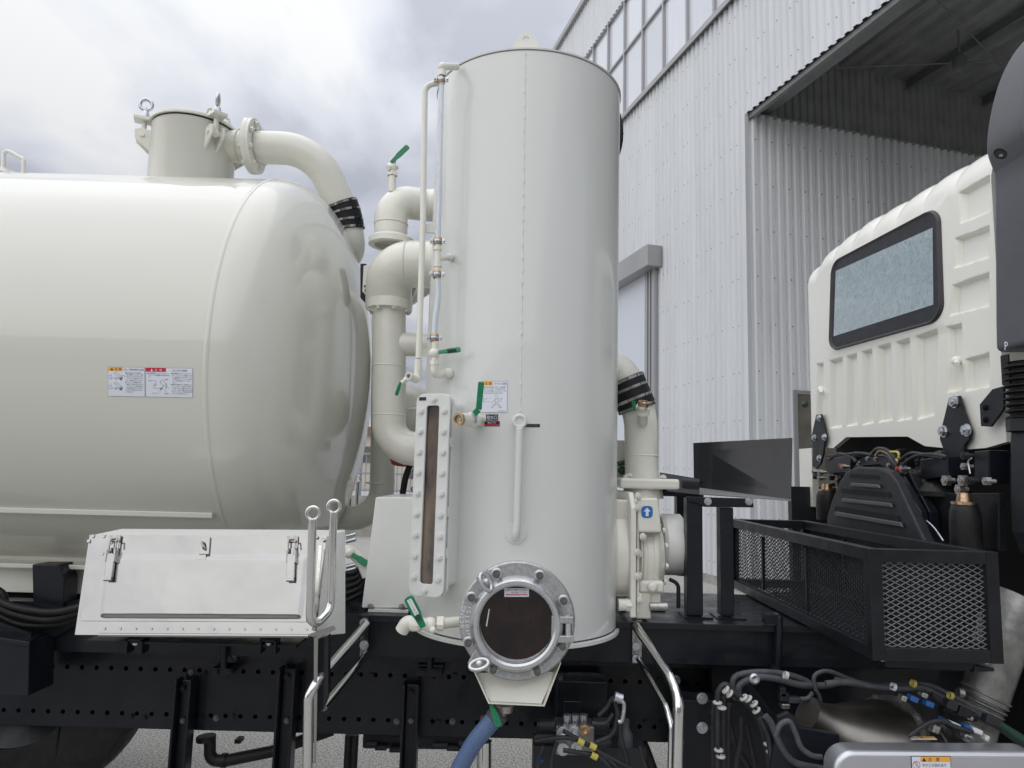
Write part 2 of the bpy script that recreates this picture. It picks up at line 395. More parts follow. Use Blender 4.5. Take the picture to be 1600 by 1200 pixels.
# ---------------------------------------------------------------- lettering and stickers
TXT = {}
def text2d(st):
    if st in TXT: return TXT[st]
    c = bpy.data.curves.new('t', 'FONT'); c.body = st; c.resolution_u = 2
    o = bpy.data.objects.new('t', c); COL.objects.link(o)
    me = bpy.data.meshes.new_from_object(o.evaluated_get(bpy.context.evaluated_depsgraph_get()))
    vs = np.array([tuple(v.co)[:2] for v in me.vertices]); fs = [tuple(p.vertices) for p in me.polygons]
    bpy.data.objects.remove(o); bpy.data.curves.remove(c); bpy.data.meshes.remove(me)
    vs = vs - vs.min(0); H = vs[:, 1].max(); vs = vs / H
    TXT[st] = (vs, fs, vs[:, 0].max()); return TXT[st]
class Sticker:
    """flat print on a thin film: (u,v) in 0..1, v down, laid on the surface seen between four sight lines"""
    def __init__(s, quad, surf, off=0.0012):
        s.q = quad; s.surf = surf; s.m = M(); s.off = off
        a = V(quad[0] + (0,)); b = V(quad[1] + (0,)); d = V(quad[3] + (0,)); s.W = (b - a).length; s.H = (d - a).length
    def at(s, u, v, lay):
        (ax, ay), (bx, by), (cx, cy), (dx, dy) = s.q
        px = (ax * (1 - u) + bx * u) * (1 - v) + (dx * (1 - u) + cx * u) * v
        py = (ay * (1 - u) + by * u) * (1 - v) + (dy * (1 - u) + cy * u) * v
        p, n = s.surf(px, py); return p + n * (s.off + lay * 0.0005)
    def rect(s, u0, v0, u1, v1, mi, lay=0):
        nu = max(1, int((u1 - u0) * 10)); nv = max(1, int((v1 - v0) * 10)); vs = []
        for j in range(nv + 1):
            for i in range(nu + 1): vs.append(s.at(u0 + (u1 - u0) * i / nu, v0 + (v1 - v0) * j / nv, lay))
        s.m.add(vs, [(j * (nu + 1) + i, j * (nu + 1) + i + 1, (j + 1) * (nu + 1) + i + 1, (j + 1) * (nu + 1) + i) for j in range(nv) for i in range(nu)], mi)
    def text(s, st, u, v, h, mi, lay=2, w=None):     # u,v top-left; h height in v; w width in u
        vs, fs, wd = text2d(st)
        kx = (h * s.H / s.W) if w is None else w / wd
        s.m.add([s.at(u + x * kx, v + h * (1 - y), lay) for x, y in vs], fs, mi)
    def line(s, pts, mi, wpx=0.7, lay=2):
        for (a, b) in zip(pts[:-1], pts[1:]):
            A = V((a[0] * s.W, a[1] * s.H)); B = V((b[0] * s.W, b[1] * s.H)); d = (B - A)
            if d.length < 1e-6: continue
            n = V((-d.y, d.x)).normalized() * wpx / 2
            q = [A + n, B + n, B - n, A - n]
            s.m.add([s.at(p.x / s.W, p.y / s.H, lay) for p in q], [(0, 1, 2, 3)], mi)
    def tri(s, u, v, h, mi, lay=2):
        k = h * s.H / s.W
        s.m.add([s.at(u, v + h, lay), s.at(u + k * 1.1, v + h, lay), s.at(u + k * 0.55, v, lay)], [(0, 1, 2)], mi)
    def build(s, name, mats, parent, label=None):
        return s.m.build(name, mats, parent, label, fixn=False)
def lever(parent, a, b, wdt, th=0.006, name='lever', up=None, mt='green', crank=None):
    """flat valve lever as a bar with rounded end between two points"""
    a, b = V(a), V(b); d = (b - a); L = d.length; d.normalize(); up = V(up or (0, -1, 0)); side = d.cross(up).normalized(); nn = side.cross(d)
    poly = [(-0.35 * wdt, -0.30 * wdt), (L * 0.25, -0.38 * wdt), (L * 0.4, -0.5 * wdt), (L - 0.3 * wdt, -0.5 * wdt), (L - 0.08 * wdt, -0.4 * wdt), (L, 0), (L - 0.08 * wdt, 0.4 * wdt), (L - 0.3 * wdt, 0.5 * wdt), (L * 0.4, 0.5 * wdt), (L * 0.25, 0.38 * wdt), (-0.35 * wdt, 0.30 * wdt)]
    m = M().prism([a + d * x + side * y - nn * th / 2 for x, y in poly], nn * th)
    return m.build(name, mt, parent, bevel=th * 0.3)

# ================================================================== SETTING
g = M(); g.add([(-600, -600, 0), (600, -600, 0), (600, 900, 0), (-600, 900, 0)], [(0, 1, 2, 3)])
ground = g.build('ground', 'asphalt', None, 'worn grey asphalt yard under the truck', kind='structure')

# ---- the hall on the right: local x runs towards the camera along the long wall, y into the hall
W0 = V((3.78, 11.2, 0))
hall = empty('warehouse_building', W0, 'tall grey corrugated warehouse with window band and open loading bay behind the truck', 'warehouse', rz=math.atan2(-.962, .274))
def clone(o, dx, dy=0, dz=0):
    c = o.copy(); COL.objects.link(c); c.location = o.location + V((dx, dy, dz)); return c
PITCH = 0.16
def corr_mesh(nper, z0, z1, d=0.036):
    """sheet of nper corrugations along +x, crests towards -y"""
    pf = []
    for k in range(nper):
        x = k * PITCH
        pf += [(x, 0), (x + .052, 0), (x + .075, -d), (x + .137, -d)]
    pf.append((nper * PITCH, 0))
    m = M(); vs = [(x, y, z0) for x, y in pf] + [(x, y, z1) for x, y in pf]; n = len(pf)
    m.add(vs, [(i, i + 1, n + i + 1, n + i) for i in range(n - 1)])
    return m
def sheet_row(x0, x1, y, z0, z1, mt, name='wall_sheet', yaw=0.0, per=5, d=0.036):
    """panels side by side from x0 to x1 (yaw turns the row about its start)"""
    o = corr_mesh(per, z0, z1, d).build(name, mt, hall, local=True, fixn=False)
    base = V(o.location); w_ = per * PITCH; R = Matrix.Rotation(yaw, 3, 'Z')
    n = max(1, round(abs(x1 - x0) / w_)); res = []
    for k in range(n):
        c = o if k == 0 else o.copy()
        if k: COL.objects.link(c)
        q = R @ V((base.x + k * w_, base.y, 0)) + V((x0, y, base.z))
        c.location = q; c.rotation_euler = (0, 0, yaw); res.append(c)
    return res
sheet_row(-16.0, 0.0, 0.0, 0.15, 10.02, 'wall_sheet')                 # long wall beyond the bay
sheet_row(0.0, 14.4, 0.0, 7.80, 10.02, 'wall_sheet')                  # over the bay opening
sheet_row(-16.0, 14.4, -0.02, 13.08, 14.62, 'wall_sheet')             # parapet band
sheet_row(0.0, 8.0, 0.02, 0.05, 7.80, 'recess_sheet', yaw=math.pi / 2, d=0.075)  # side wall of the bay
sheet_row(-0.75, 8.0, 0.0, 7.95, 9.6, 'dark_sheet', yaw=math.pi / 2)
for o in [c for c in hall.children if c.data.materials and c.data.materials[0].name == 'dark_sheet']: o.location.x -= 0.0
# foundations, corner trims, flashings
M().bb((-16, -0.02, 0), (0.0, 0.2, 0.15)).build('plinth', 'concrete', hall, local=True)
M().bb((-0.03, -0.055, 0.0), (0.05, 0.02, 7.80)).build('corner_trim', 'wall_sheet', hall, local=True)
fl = M(); fl.bb((-16, -0.12, 10.06), (14.4, 0.06, 10.11)); fl.bb((-16, -0.12, 10.00), (14.4, -0.105, 10.06)); fl.build('sill_flashing', 'flashing', hall, local=True, bevel=0.004)
fl = M(); fl.bb((-16, -0.15, 14.62), (14.4, 0.30, 14.80)); fl.build('roof_edge', 'flashing', hall, local=True, bevel=0.01)
M().pts8([V(q) for q in [(-16, 0.3, 14.6), (14.4, 0.3, 14.6), (14.4, 20, 16.0), (-16, 20, 16.0), (-16, 0.3, 14.75), (14.4, 0.3, 14.75), (14.4, 20, 16.15), (-16, 20, 16.15)]]).build('roof', 'flashing', hall, local=True)
M().bb((-16.0, 0.1, 10.1), (-15.8, 20, 14.6)).bb((-16.0, 0.1, 0), (-15.8, 20, 10.1)).build('end_wall', 'wall_sheet', hall, local=True)
# window band
T0 = 0.91; SP = 0.965
pane = None; mull = None
M().bb((-16, 0.10, 10.1), (14.4, 0.2, 13.1)).build('window_backing', 'dark_sheet', hall, local=True)
for z0, z1 in ((10.13, 11.72), (11.77, 13.04)):
    pane = None
    for k in range(-15, 16):
        x = -(T0 + SP * k)
        if x - SP < -16 or x > 14.4: continue
        if pane is None:
            pane = M().bb((x - SP + .03, 0.03, z0), (x - .03, 0.045, z1)).build('window_pane', 'window_pane', hall, local=True); px0 = x
        else: clone(pane, x - px0)
for k in range(-14, 16):
    x = -(T0 + SP * k)
    if mull is None:
        mull = M().bb((x - .028, -0.03, 10.11), (x + .028, 0.06, 13.08)).build('mullion', 'alu_frame', hall, local=True); mx0 = x
    else: clone(mull, x - mx0)
tr = M().bb((-16, -0.025, 11.72), (14.4, 0.055, 11.77)).build('transom', 'alu_frame', hall, local=True)
tr = M().bb((-16, -0.035, 13.04), (14.4, 0.055, 13.085)).build('transom', 'alu_frame', hall, local=True)
# sheet screws: far too many and small to pick out one by one
sc = M()
for r_ in range(13):
    z = 0.38 + 0.775 * r_
    for k in range(-90, 90):
        x = k * PITCH + 0.106
        if x < -15.9 or x > 14.3 or (x > -0.05 and z < 7.9) or z > 9.9 or (-8.2 < x < -3.0 and z < 6.4): continue
        if (k % 5) in (0, 2, 3): sc.cyl((x, -0.036, z), (x, -0.042, z), 0.009, 6)
for r_ in range(10):
    z = 0.38 + 0.775 * r_
    for k in range(0, 50): 
        if k % 2 == 0: sc.cyl((0.075, k * PITCH + 0.126, z), (0.082, k * PITCH + 0.126, z), 0.010, 6)
sc.build('sheet_screws', 'screw_dark', hall, local=True, kind='stuff', fixn=False)
# sliding door with header box
M().bb((-8.6, -0.07, 0.1), (-3.48, -0.045, 5.98)).build('sliding_door', 'door_sheet', hall, local=True)
M().bb((-3.48, -0.10, 0.1), (-3.36, -0.03, 5.98)).build('door_frame', 'alu_frame', hall, local=True)
M().bb((-3.36, -0.06, 0.1), (-3.27, -0.04, 5.98)).build('door_track', 'gloss_black', hall, local=True)
M().bb((-3.27, -0.12, 0.1), (-3.20, -0.03, 5.98)).build('door_frame', 'flashing', hall, local=True)
M().bb((-3.20, -0.05, 0.1), (-3.16, -0.04, 5.98)).build('door_track', 'gloss_black', hall, local=True)
M().bb((-3.16, -0.11, 0.1), (-3.03, -0.03, 5.98)).build('door_frame', 'alu_frame', hall, local=True)
M().bb((-8.8, -0.36, 5.98), (-2.86, -0.02, 6.42)).build('header_box', 'flashing', hall, local=True, bevel=0.01)
# open bay: roof deck, beams, bracing, back wall
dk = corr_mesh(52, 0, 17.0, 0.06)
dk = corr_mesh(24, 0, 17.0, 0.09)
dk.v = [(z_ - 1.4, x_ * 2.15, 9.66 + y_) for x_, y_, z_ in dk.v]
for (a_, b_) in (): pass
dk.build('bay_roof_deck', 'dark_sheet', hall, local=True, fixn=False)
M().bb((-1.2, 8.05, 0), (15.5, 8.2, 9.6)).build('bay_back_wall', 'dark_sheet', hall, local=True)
M().bb((0.0, 0.03, 7.72), (15.0, 0.10, 7.80)).build('edge_angle', 'steel_grey', hall, local=True)
M().bb((-0.9, 0.03, 7.80), (0.02, 8.0, 7.86)).build('ledge', 'dark_sheet', hall, local=True)
def ibeam(a, b, h, wdt, name='steel_beam'):
    a, b = V(a), V(b); d = (b - a); L = d.length; d.normalize(); s_ = V((0, 0, 1)).cross(d).normalized(); R = Matrix((d, s_, V((0, 0, 1)))).transposed(); c = (a + b) / 2
    m = M(); m.box(c, (L, 0.012, h - .03), R); m.box(c + V((0, 0, h / 2)), (L, wdt, .016), R); m.box(c - V((0, 0, h / 2)), (L, wdt, .016), R)
    return m.build(name, 'steel_grey', hall, local=True)
ibeam((-0.2, 0.42, 8.15), (15, 0.42, 8.15), 0.42, 0.2)
for x in (2.6, 6.2, 9.8, 13.4): ibeam((x, 0.1, 9.15), (x, 8, 9.15), 0.38, 0.18)
for y in (2.2, 4.1, 6.0): ibeam((-0.7, y, 9.45), (15, y, 9.45), 0.16, 0.08)
for (a_, b_) in (((-0.4, 0.5, 8.9), (2.6, 8, 9.0)), ((2.6, 0.5, 8.95), (-0.4, 7.8, 8.95)), ((2.6, 0.5, 8.95), (6.2, 7.8, 8.95)), ((6.2, .5, 8.95), (2.6, 7.8, 8.95))):
    M().tube([a_, b_], 0.014, 8).build('brace_rod', 'steel_grey', hall, local=True)
lm = M(); lm.cyl((0.9, 3.6, 9.5), (0.9, 3.6, 9.0), 0.02, 8); lm.lathe([(0.05, 0.25), (0.10, 0.18), (0.12, 0.0), (0.10, 0.0), (0.05, 0.15)], (0.9, 3.6, 8.8), (0, 0, 1), 20)
lm.build('hanging_lamp', 'steel_grey', hall, local=True)
# window in the side wall of the bay
gw = M().bb((0.095, 0.80, 1.15), (0.105, 2.30, 3.15)).build('bay_window', 'glass_brown', hall, local=True)
fr = M()
for a_, b_ in (((0.06, 0.74, 1.09), (0.12, 0.80, 3.21)), ((0.06, 2.30, 1.09), (0.12, 2.36, 3.21)), ((0.06, 0.80, 3.15), (0.12, 2.30, 3.21)), ((0.06, 0.80, 1.09), (0.12, 2.30, 1.15)), ((0.06, 1.52, 1.15), (0.11, 1.57, 3.15))): fr.bb(a_, b_)
fr.build('window_frame', 'alu_frame', hall, local=True)

# ---- far things seen in the gap between tank and column
fb = empty('low_far_building', (-12, 62, 0), 'distant low beige building seen in the gap between tank and column', 'building')
M().bb((-22, 62, 0), (-5, 74, 4.6)).build('wall', 'far_wall', fb)
M().bb((-22.5, 61.5, 4.6), (-4.5, 74.5, 5.3)).build('roof', 'far_roof', fb)
for k in range(8): M().bb((-21 + 2 * k, 61.93, 2.2), (-19.8 + 2 * k, 62.0, 3.6)).build('window', 'glass_brown', fb)
fn = empty('yard_fence', (-4, 19, 0), 'blue grey bar fence on a low concrete kerb far behind the tank', 'fence')
M().bb((-12, 18.95, 0), (-0.5, 19.15, 1.05)).build('concrete_kerb', 'concrete', fn)
br = M()
for k in range(95):
    x = -12 + 0.12 * k; br.bb((x, 19.03, 1.15), (x + .022, 19.05, 2.15))
br.build('bar_panel', 'fence_blue', fn, kind='stuff')
for z in (1.18, 1.62, 2.14): M().bb((-12, 19.0, z), (-0.5, 19.03, z + .045)).build('fence_rail', 'fence_blue', fn)
for k in range(8): M().bb((-12 + 1.6 * k, 19.05, 1.0), (-11.94 + 1.6 * k, 19.11, 2.3)).build('fence_post', 'fence_blue', fn)
for yy, lab in ((444, 'uppermost of the thin overhead wires in the sky gap between tank and column'), (451, 'thin overhead wire just under the uppermost one beside the valve stack'), (530, 'third thin overhead wire down, level with the green column lever'), (612, 'fourth thin overhead wire from the top, beside the blank grey pipe'), (630, 'lowest thin overhead wire, just over the far low building')):
    a_ = P(300, yy - 7, 70); b_ = P(1000, yy + 9, 74)
    wv = M().tube([a_ + (b_ - a_) * (k / 12) - V((0, 0, 0.8 * math.sin(math.pi * k / 12))) + V((0, 0, .8)) for k in range(13)], 0.032, 6).build('overhead_wire', 'wire', None, lab, category='wire', group='overhead wires')
# ---- hall across the yard, behind the camera: it is what the tank and the black sheet metal reflect
hb = empty('yard_hall', (0, -24, 0), 'long grey hall across the yard, reflected low down in the glossy tank', 'building')
M().bb((-34, -36, 0), (30, -24, 6.5)).build('wall', 'far_wall', hb)
M().bb((-34.5, -36.5, 6.5), (30.5, -23.5, 7.0)).build('roof', 'far_roof', hb)
for k in range(7): M().bb((-30 + 9 * k, -24, 0.1), (-26 + 9 * k, -23.9, 4.4)).build('shutter_door', 'dark_sheet', hb)

# ================================================================== THE TRUCK
truck = empty('vacuum_truck', (0, 3.7, 0), 'cream vacuum truck with rounded tank, upright separator column and black mesh basket', 'truck')
def S(px, Y): return px * Y / F
def up(p, d): return V(p) + V(d)
TP = truck

# ---------------- main tank
TY = 3.70
def elev(px, py): d = ray(px, py); return math.atan2(d.z, d.y)
e1, e2 = elev(200, 274), elev(60, 884)
ec = (e1 + e2) / 2; TR = TY / math.cos(ec) * math.sin((e1 - e2) / 2); TZ = CAMH + TY * math.tan(ec)
SX = P(318, 600, TY - TR).x
print('tank R', TR, 'z', TZ, 'seam x', SX)
HA = 0.385
prof = [(0, -4.2 - SX)] if False else []
tk = M(); seg = 160
hp = []
for k in range(0, 29):
    ph = (math.pi / 2) * k / 28
    s_ = math.sin(ph) ** (2 / 2.35); c_ = math.cos(ph) ** (2 / 2.35)
    hp.append((TR * c_, HA * s_))
body = [(TR, -4.0), (TR, -3.0), (TR, -2.0), (TR, -1.0)]
tk.lathe([(0.001, -4.3), (TR * .8, -4.2), (TR, -4.0)] + body[1:] + [(TR, -0.012)] + hp, (SX, TY, TZ), (1, 0, 0), seg)
tank = tk.build('slurry_tank', 'tank_paint', TP, 'long horizontal cream tank with rounded end, reflecting the sky', sharp=30)
sm_ = M().lathe([(TR, -0.010), (TR + .003, -0.006), (TR + .0035, 0), (TR + .003, .006), (TR, .010)], (SX, TY, TZ), (1, 0, 0), seg); sm_.build('weld_seam', 'tank_paint', tank)
# side trim bar and lower skirt
p0, n0 = PCH(20, 797, TY, TZ, TR); p1, _ = PCH(333, 801, TY, TZ, TR)
M().bb((-3.9, p0.y - .018, p0.z - .012), (p1.x, p0.y + .01, p0.z + .012)).build('trim_bar', 'tank_paint', tank, bevel=.005)
q0, _ = PCH(60, 868, TY, TZ, TR)
q0 = P(60, 881, 3.22)
M().bb((-3.9, 3.16, q0.z - .012), (SX + .02, 3.30, q0.z + .008)).build('skirt_rail', 'tank_paint', tank, bevel=.004)
sk = P(60, 926, 3.24)
M().bb((-3.9, 3.24, sk.z), (SX + .3, 3.28, q0.z - .012)).build('skirt', 'cream_paint', tank)
M().bb((-3.9, 3.285, sk.z + .01), (SX + .3, 3.9, TZ - TR * .8)).build('saddle', 'cream_paint', tank)
# stickers on the tank
surfT = lambda px, py: PCH(px, py, TY, TZ, TR)
SM = ['st_white', 'st_orange', 'st_ink', 'st_red', 'st_grey', 'st_black', 'st_silver', 'st_blue', 'st_pink']
st = Sticker([(169, 573), (226.5, 574), (227, 620), (169, 619)], surfT)
st.rect(0, 0, 1, 1, 4); st.rect(.008, .01, .992, .99, 0, 1); st.rect(0.01, 0.012, .40, .135, 1, 2); st.tri(.07, .03, .09, 5, 3); st.text('注', .19, .035, .085, 5, 3); st.text('意', .30, .035, .085, 5, 3)
st.text('ダンプ操作時の注意', .44, .05, .07, 2, 3, w=.53)
tx = ['●操作を始めるまえに周囲の', '安全を確認してください。操作', '中はタンクの下に人を入れない', 'でください。操作は必ず一人で', '行い、合図を守ってください。', '●リヤードアーの開閉は水平', 'な場所で、確実に止めてから行', 'ってください。点検や整備のと', 'きは安全棒で支えてください。', 'はさまれて事故になるおそれ', 'があります。']
for i, l in enumerate(tx): st.text(l, .47 + (.03 if i not in (0, 5) else 0), .175 + i * .064, .046, 2, 3, w=min(.46, len(l) * .033))
for oy in (0, .34):
    st.line([(.17, .22 + oy), (.31, .36 + oy), (.36, .31 + oy), (.22, .17 + oy), (.17, .22 + oy)], 2, .35); st.line([(.03, .29 + oy), (.03, .40 + oy), (.10, .42 + oy), (.10, .27 + oy), (.03, .29 + oy)], 2, .3)
    st.line([(.10, .38 + oy), (.34, .38 + oy)], 2, .35); st.line([(.20, .40 + oy), (.23, .43 + oy), (.26, .40 + oy), (.23, .36 + oy), (.20, .40 + oy)], 2, .35); st.line([(.33, .45 + oy), (.35, .37 + oy), (.39, .33 + oy), (.37, .45 + oy), (.31, .40 + oy), (.40, .40 + oy)], 2, .8)
st.line([(.38, .29), (.44, .29), (.46, .36)], 2, .35)
st.build('warning_sticker', SM, tank, 'white sticker with orange caution header')
st = Sticker([(228, 574.5), (301.5, 575.5), (301.5, 621.5), (228, 620)], surfT)
st.rect(0, 0, 1, 1, 4); st.rect(.007, .01, .993, .99, 0, 1); st.rect(.0, 0.0, .43, .135, 3, 2); st.tri(.10, .03, .085, 0, 3); st.text('危', .20, .035, .08, 0, 3); st.text('険', .30, .035, .08, 0, 3)
st.text('はさまれ危険', .57, .05, .07, 2, 3, w=.31)
for i, l in enumerate(['●作動範囲内に立ち入らないでく', 'ださい。点検整備は安全棒を使っ', 'て']): st.text(l, .03 + (.03 if i else 0), .165 + i * .066, .045, 2, 3, w=min(.46, len(l) * .031))
for i, l in enumerate(['●点検整備時はタンクを上げたま', 'まで、リヤードアーを開いたとき', 'は、安全棒でかならず支え、ゆっ', 'くり操作を行い、エンジンを止め', 'てキーを抜き確認してください', 'さい。', '●作動中の機械の下には絶対入らな', 'いでください。はさまれて死亡や', 'けがをします。周囲に人がいない', 'ことを、かならず確かめてから操', '作してください。安全棒を確実に', 'かけてから作業すること。']): st.text(l, .54 + (.025 if i not in (0, 6) else 0), .165 + i * .062, .043, 2, 3, w=min(.44, len(l) * .028))
st.line([(.36, .42), (.30, .47), (.38, .62), (.45, .56), (.36, .42)], 2, .4); st.line([(.17, .70), (.37, .70)], 2, .35); st.line([(.17, .70), (.17, .60), (.20, .54), (.21, .64)], 2, .4)
st.line([(.20, .43), (.22, .46), (.22, .62)], 2, .3); st.line([(.30, .78), (.38, .60)], 2, .6); st.line([(.34, .76), (.31, .68), (.37, .72)], 2, .5); st.line([(.44, .62), (.42, .83)], 2, .3); st.line([(.42, .68), (.44, .60), (.49, .70)], 2, .4)
st.text('安全カバー', .06, .42, .04, 2, 3, w=.14); st.text('安全棒', .40, .37, .04, 2, 3, w=.08); st.text('テールゲート', .14, .84, .045, 2, 3, w=.16); st.text('安全棒', .40, .85, .045, 2, 3, w=.09)
st.build('warning_sticker', SM, tank, 'white sticker with red danger header')
# far left hatch and handle
NX = P(304, 220, TY).x
hx = P(-30, 260, TY).x
lt = M(); zt = TZ + TR
lt.lathe([(.0, .075), (.16, .072), (.27, .05), (.295, .02), (.295, -.06)], (hx, TY, zt), (0, 0, 1), 48); lt.build('side_hatch', 'tank_paint', tank)
hp_ = [P(6, 262, 3.62), P(6, 232, 3.62), P(37, 249, 3.62), P(37, 276, 3.62)]
hp_[0].z -= .03; hp_[3].z -= .03
M().tube(fillet(hp_, .02), S(3.2, 3.62), 12).build('grab_handle', 'cream_paint', tank)

# ---------------- neck with lid on top of the tank
NR = 0.214; nz = P(300, 178, TY - NR).z
nk = M().lathe([(NR, TZ + TR - .35), (NR, nz - .012), (NR + .004, nz - .006), (NR, nz)], (NX, TY, 0), (0, 0, 1), 72)
neck = nk.build('manhole_neck', 'tank_paint', TP, 'round upright neck with bolted lid on the tank top')
nz2 = P(300, 168, TY - NR).z
M().lathe([(NR + .002, nz), (NR + .002, nz + .007)], (NX, TY, 0), (0, 0, 1), 72).build('lid_gasket', 'rubber', neck)
M().lathe([(NR - .01, nz + .007), (NR + .014, nz + .007), (NR + .014, nz + .022), (NR - .02, nz + .032), (0, nz + .07)], (NX, TY, 0), (0, 0, 1), 72).build('lid', 'cream_paint', neck, bevel=.002)
for i, (px, Yc, sc_) in enumerate(((242, 3.60, 1.0), (338, 3.50, 1.0), (371, 3.80, 1.0), (262, 3.88, 1.0))):
    X0 = NX + math.copysign(math.sqrt(max((NR + .045) ** 2 - (Yc - TY) ** 2, 0)), px - 303)
    if i == 1: p_, n_ = PCV(338, 188, (NX, TY), NR + .035); X0, Yc = p_.x, p_.y
    dr = V((X0 - NX, Yc - TY, 0)).normalized(); b0 = V((NX, TY, 0)) + dr * (NR + .035)
    sd = V((-dr.y, dr.x, 0)); zc = nz
    m = M(); R = Matrix((dr, sd, V((0, 0, 1)))).transposed()
    m.box(b0 + V((0, 0, zc + .017)), (.10, .075, .018), R)                       # lug of the lid
    for s in (-1, 1): m.prism([b0 + sd * (s * .030 - .006) + dr * a_ + V((0, 0, zc + b_)) for a_, b_ in ((-.045, -.17), (.035, -.10), (.04, -.055), (.01, -.04), (-.045, -.05))], sd * .012)
    m.cyl(b0 + V((0, 0, zc - .08)) - sd * .045, b0 + V((0, 0, zc - .08)) + sd * .045, .012, 12)
    m.cyl(b0 + V((0, 0, zc - .09)), b0 + V((0, 0, zc + .03)), .013, 14); m.ball(b0 + V((0, 0, zc - .08)), .022)
    m.build('lid_clamp', 'cream_paint', neck, bevel=.002)
    m = M(); m.lathe([(.0, .022), (.026, .022), (.026, .03), (.017, .058), (.012, .066)], b0 + V((0, 0, zc + .005)), (0, 0, 1), 24)
    ax_ = (0.15, -1, 0) if i == 0 else (dr + sd * .25)
    m.torus(b0 + V((0, 0, zc + .105)), (0.25, -1, 0) if i == 0 else ((1, .3, 0)), .030, .0095, 32, 12)
    m.cyl(b0 + V((0, 0, zc + .06)), b0 + V((0, 0, zc + .088)), .009, 10)
    m.build('eye_nut', 'zinc', neck)
m = M().tube(fillet([V((NX + .10, TY - .12, nz + .02)), V((NX + .115, TY - .12, nz + .085)), V((NX + .19, TY - .02, nz + .07)), V((NX + .19, TY - .02, nz + .02))], .012), .0075, 10)
m.build('lid_handle', 'cream_paint', neck)

# ---------------- suction pipe from the neck down behind the tank end
tp = M(); r_ = .088
pth = fillet([P(355, 229, TY), P(492, 233, 3.74), P(537, 330, 3.84), P(549, 392, 3.88), P(500, 425, 4.45)], [0, .30, .5, .085, 0], 14)
tp.tube(pth, r_, 40)
sp = tp.build('suction_pipe', 'cream_paint', TP, 'thick cream pipe curving from the neck down behind the tank end')
a_ = P(396, 229, TY)
m = M().lathe([(r_, -.022), (.148, -.022), (.148, -.001), (.148, .001), (.148, .022), (r_, .022)], a_, (1, 0, .03), 56); m.lathe([(.150, -.002), (.150, .002)], a_, (1, 0, .03), 56)
m.build('pipe_flange', 'cream_paint', sp, bevel=.003)
for k in range(8):
    an = math.pi / 8 + k * math.pi / 4; q = V((0, math.cos(an), math.sin(an))) * .118
    hexbolt(sp, a_ + q + V((-.024, 0, 0)), (-1, 0, 0), .015); hexbolt(sp, a_ + q + V((.024, 0, 0)), (1, 0, 0), .015)
M().lathe([(.087, 0), (.092, .004), (.087, .008)], P(374, 229, TY), (1, 0, 0), 40).build('weld_bead', 'cream_paint', sp)
# rubber sleeve with metal bands
def resample(pts, n):
    L = [0]
    for a, b in zip(pts[:-1], pts[1:]): L.append(L[-1] + (b - a).length)
    out_ = []
    for k in range(n):
        t = L[-1] * k / (n - 1); j = max(i for i in range(len(L)) if L[i] <= t + 1e-9); j = min(j, len(pts) - 2)
        out_.append(pts[j].lerp(pts[j + 1], (t - L[j]) / max(L[j + 1] - L[j], 1e-9)))
    return out_
def sleeve(parent, path, y0, y1, r, nb=4, name='rubber_sleeve'):
    dense = resample([V(p) for p in path], 400)
    pp = resample([p for p in dense if y0 <= proj(p)[1] <= y1 and p.y < path[-1].y - .02 or (y0 <= proj(p)[1] <= y1 and abs(path[-1].y - path[0].y) < .3)], 19)
    o = M().tube(pp, r, 40).build(name, 'rubber', parent)
    L = len(pp)
    for k in range(nb):
        i = min(L - 2, int(round((0.06 + 0.88 * k / (nb - 1)) * (L - 1)))); d = (pp[i + 1] - pp[i - 1 if i else 0]).normalized()
        m = M().lathe([(r + .0005, -.006), (r + .003, -.006), (r + .003, .006), (r + .0005, .006)], pp[i], d, 40)
        if k % 2 == 0:
            tow = (CAM - pp[i]); tow = (tow - d * tow.dot(d)).normalized(); sd_ = d.cross(tow); R = Matrix((sd_, d, tow)).transposed()
            off = (tow * .85 + sd_ * .45).normalized() * (r + .006); m.box(pp[i] + off, (.035, .014, .010), R)
        m.build('hose_band', 'stainless', parent)
sleeve(sp, pth, 318, 362, r_ + .009)

# ---------------- valve stack between tank and column
vs_ = M(); Y1 = 3.45
vs_.tube(fillet([P(611, 376, Y1), P(611, 313, Y1), P(676, 322, Y1 + .10), V((P(815, 600, 2.95).x, 3.15, P(690, 325, Y1).z))], [0, .105, .08, 0], 14), S(26.5, Y1), 40)
vs_.lathe([(S(26.5, Y1), 0), (S(36, Y1), 0.002), (S(36, Y1), .03), (S(30, Y1), .045)], P(611, 384, Y1), (0, 0, 1), 44)
vs_.lathe([(S(27.2, Y1), 0), (S(27.8, Y1), .004), (S(27.2, Y1), .008)], P(611, 352, Y1), (0, 0, 1), 40)
v1 = vs_.build('vent_elbow', 'cream_paint', TP, 'upper cream elbow of the valve stack, with green lever on top', bevel=.0)
m = M(); b0 = P(613, 300, Y1 - .03); m.cyl(b0, P(613, 272, Y1 - .03), S(6, Y1), 18); m.lathe([(S(8.5, Y1), 0), (S(8.5, Y1), .022), (S(6, Y1), .026)], P(613, 275, Y1 - .03), (0, 0, 1), 6, sm=False)
m.ball(P(612, 262, Y1 - .03), S(8.5, Y1)); m.cyl(P(612, 262, Y1 - .03), P(615, 248, Y1 - .03), S(5, Y1), 14); m.cyl(P(606, 262, Y1 - .06), P(620, 262, Y1 - .0), S(4, Y1), 12)
m.build('ball_valve', 'cream_paint', v1)
lever(v1, P(613, 252, Y1 - .05), P(638, 228, Y1 - .05), S(9, Y1), up=(0.2, -1, .3))
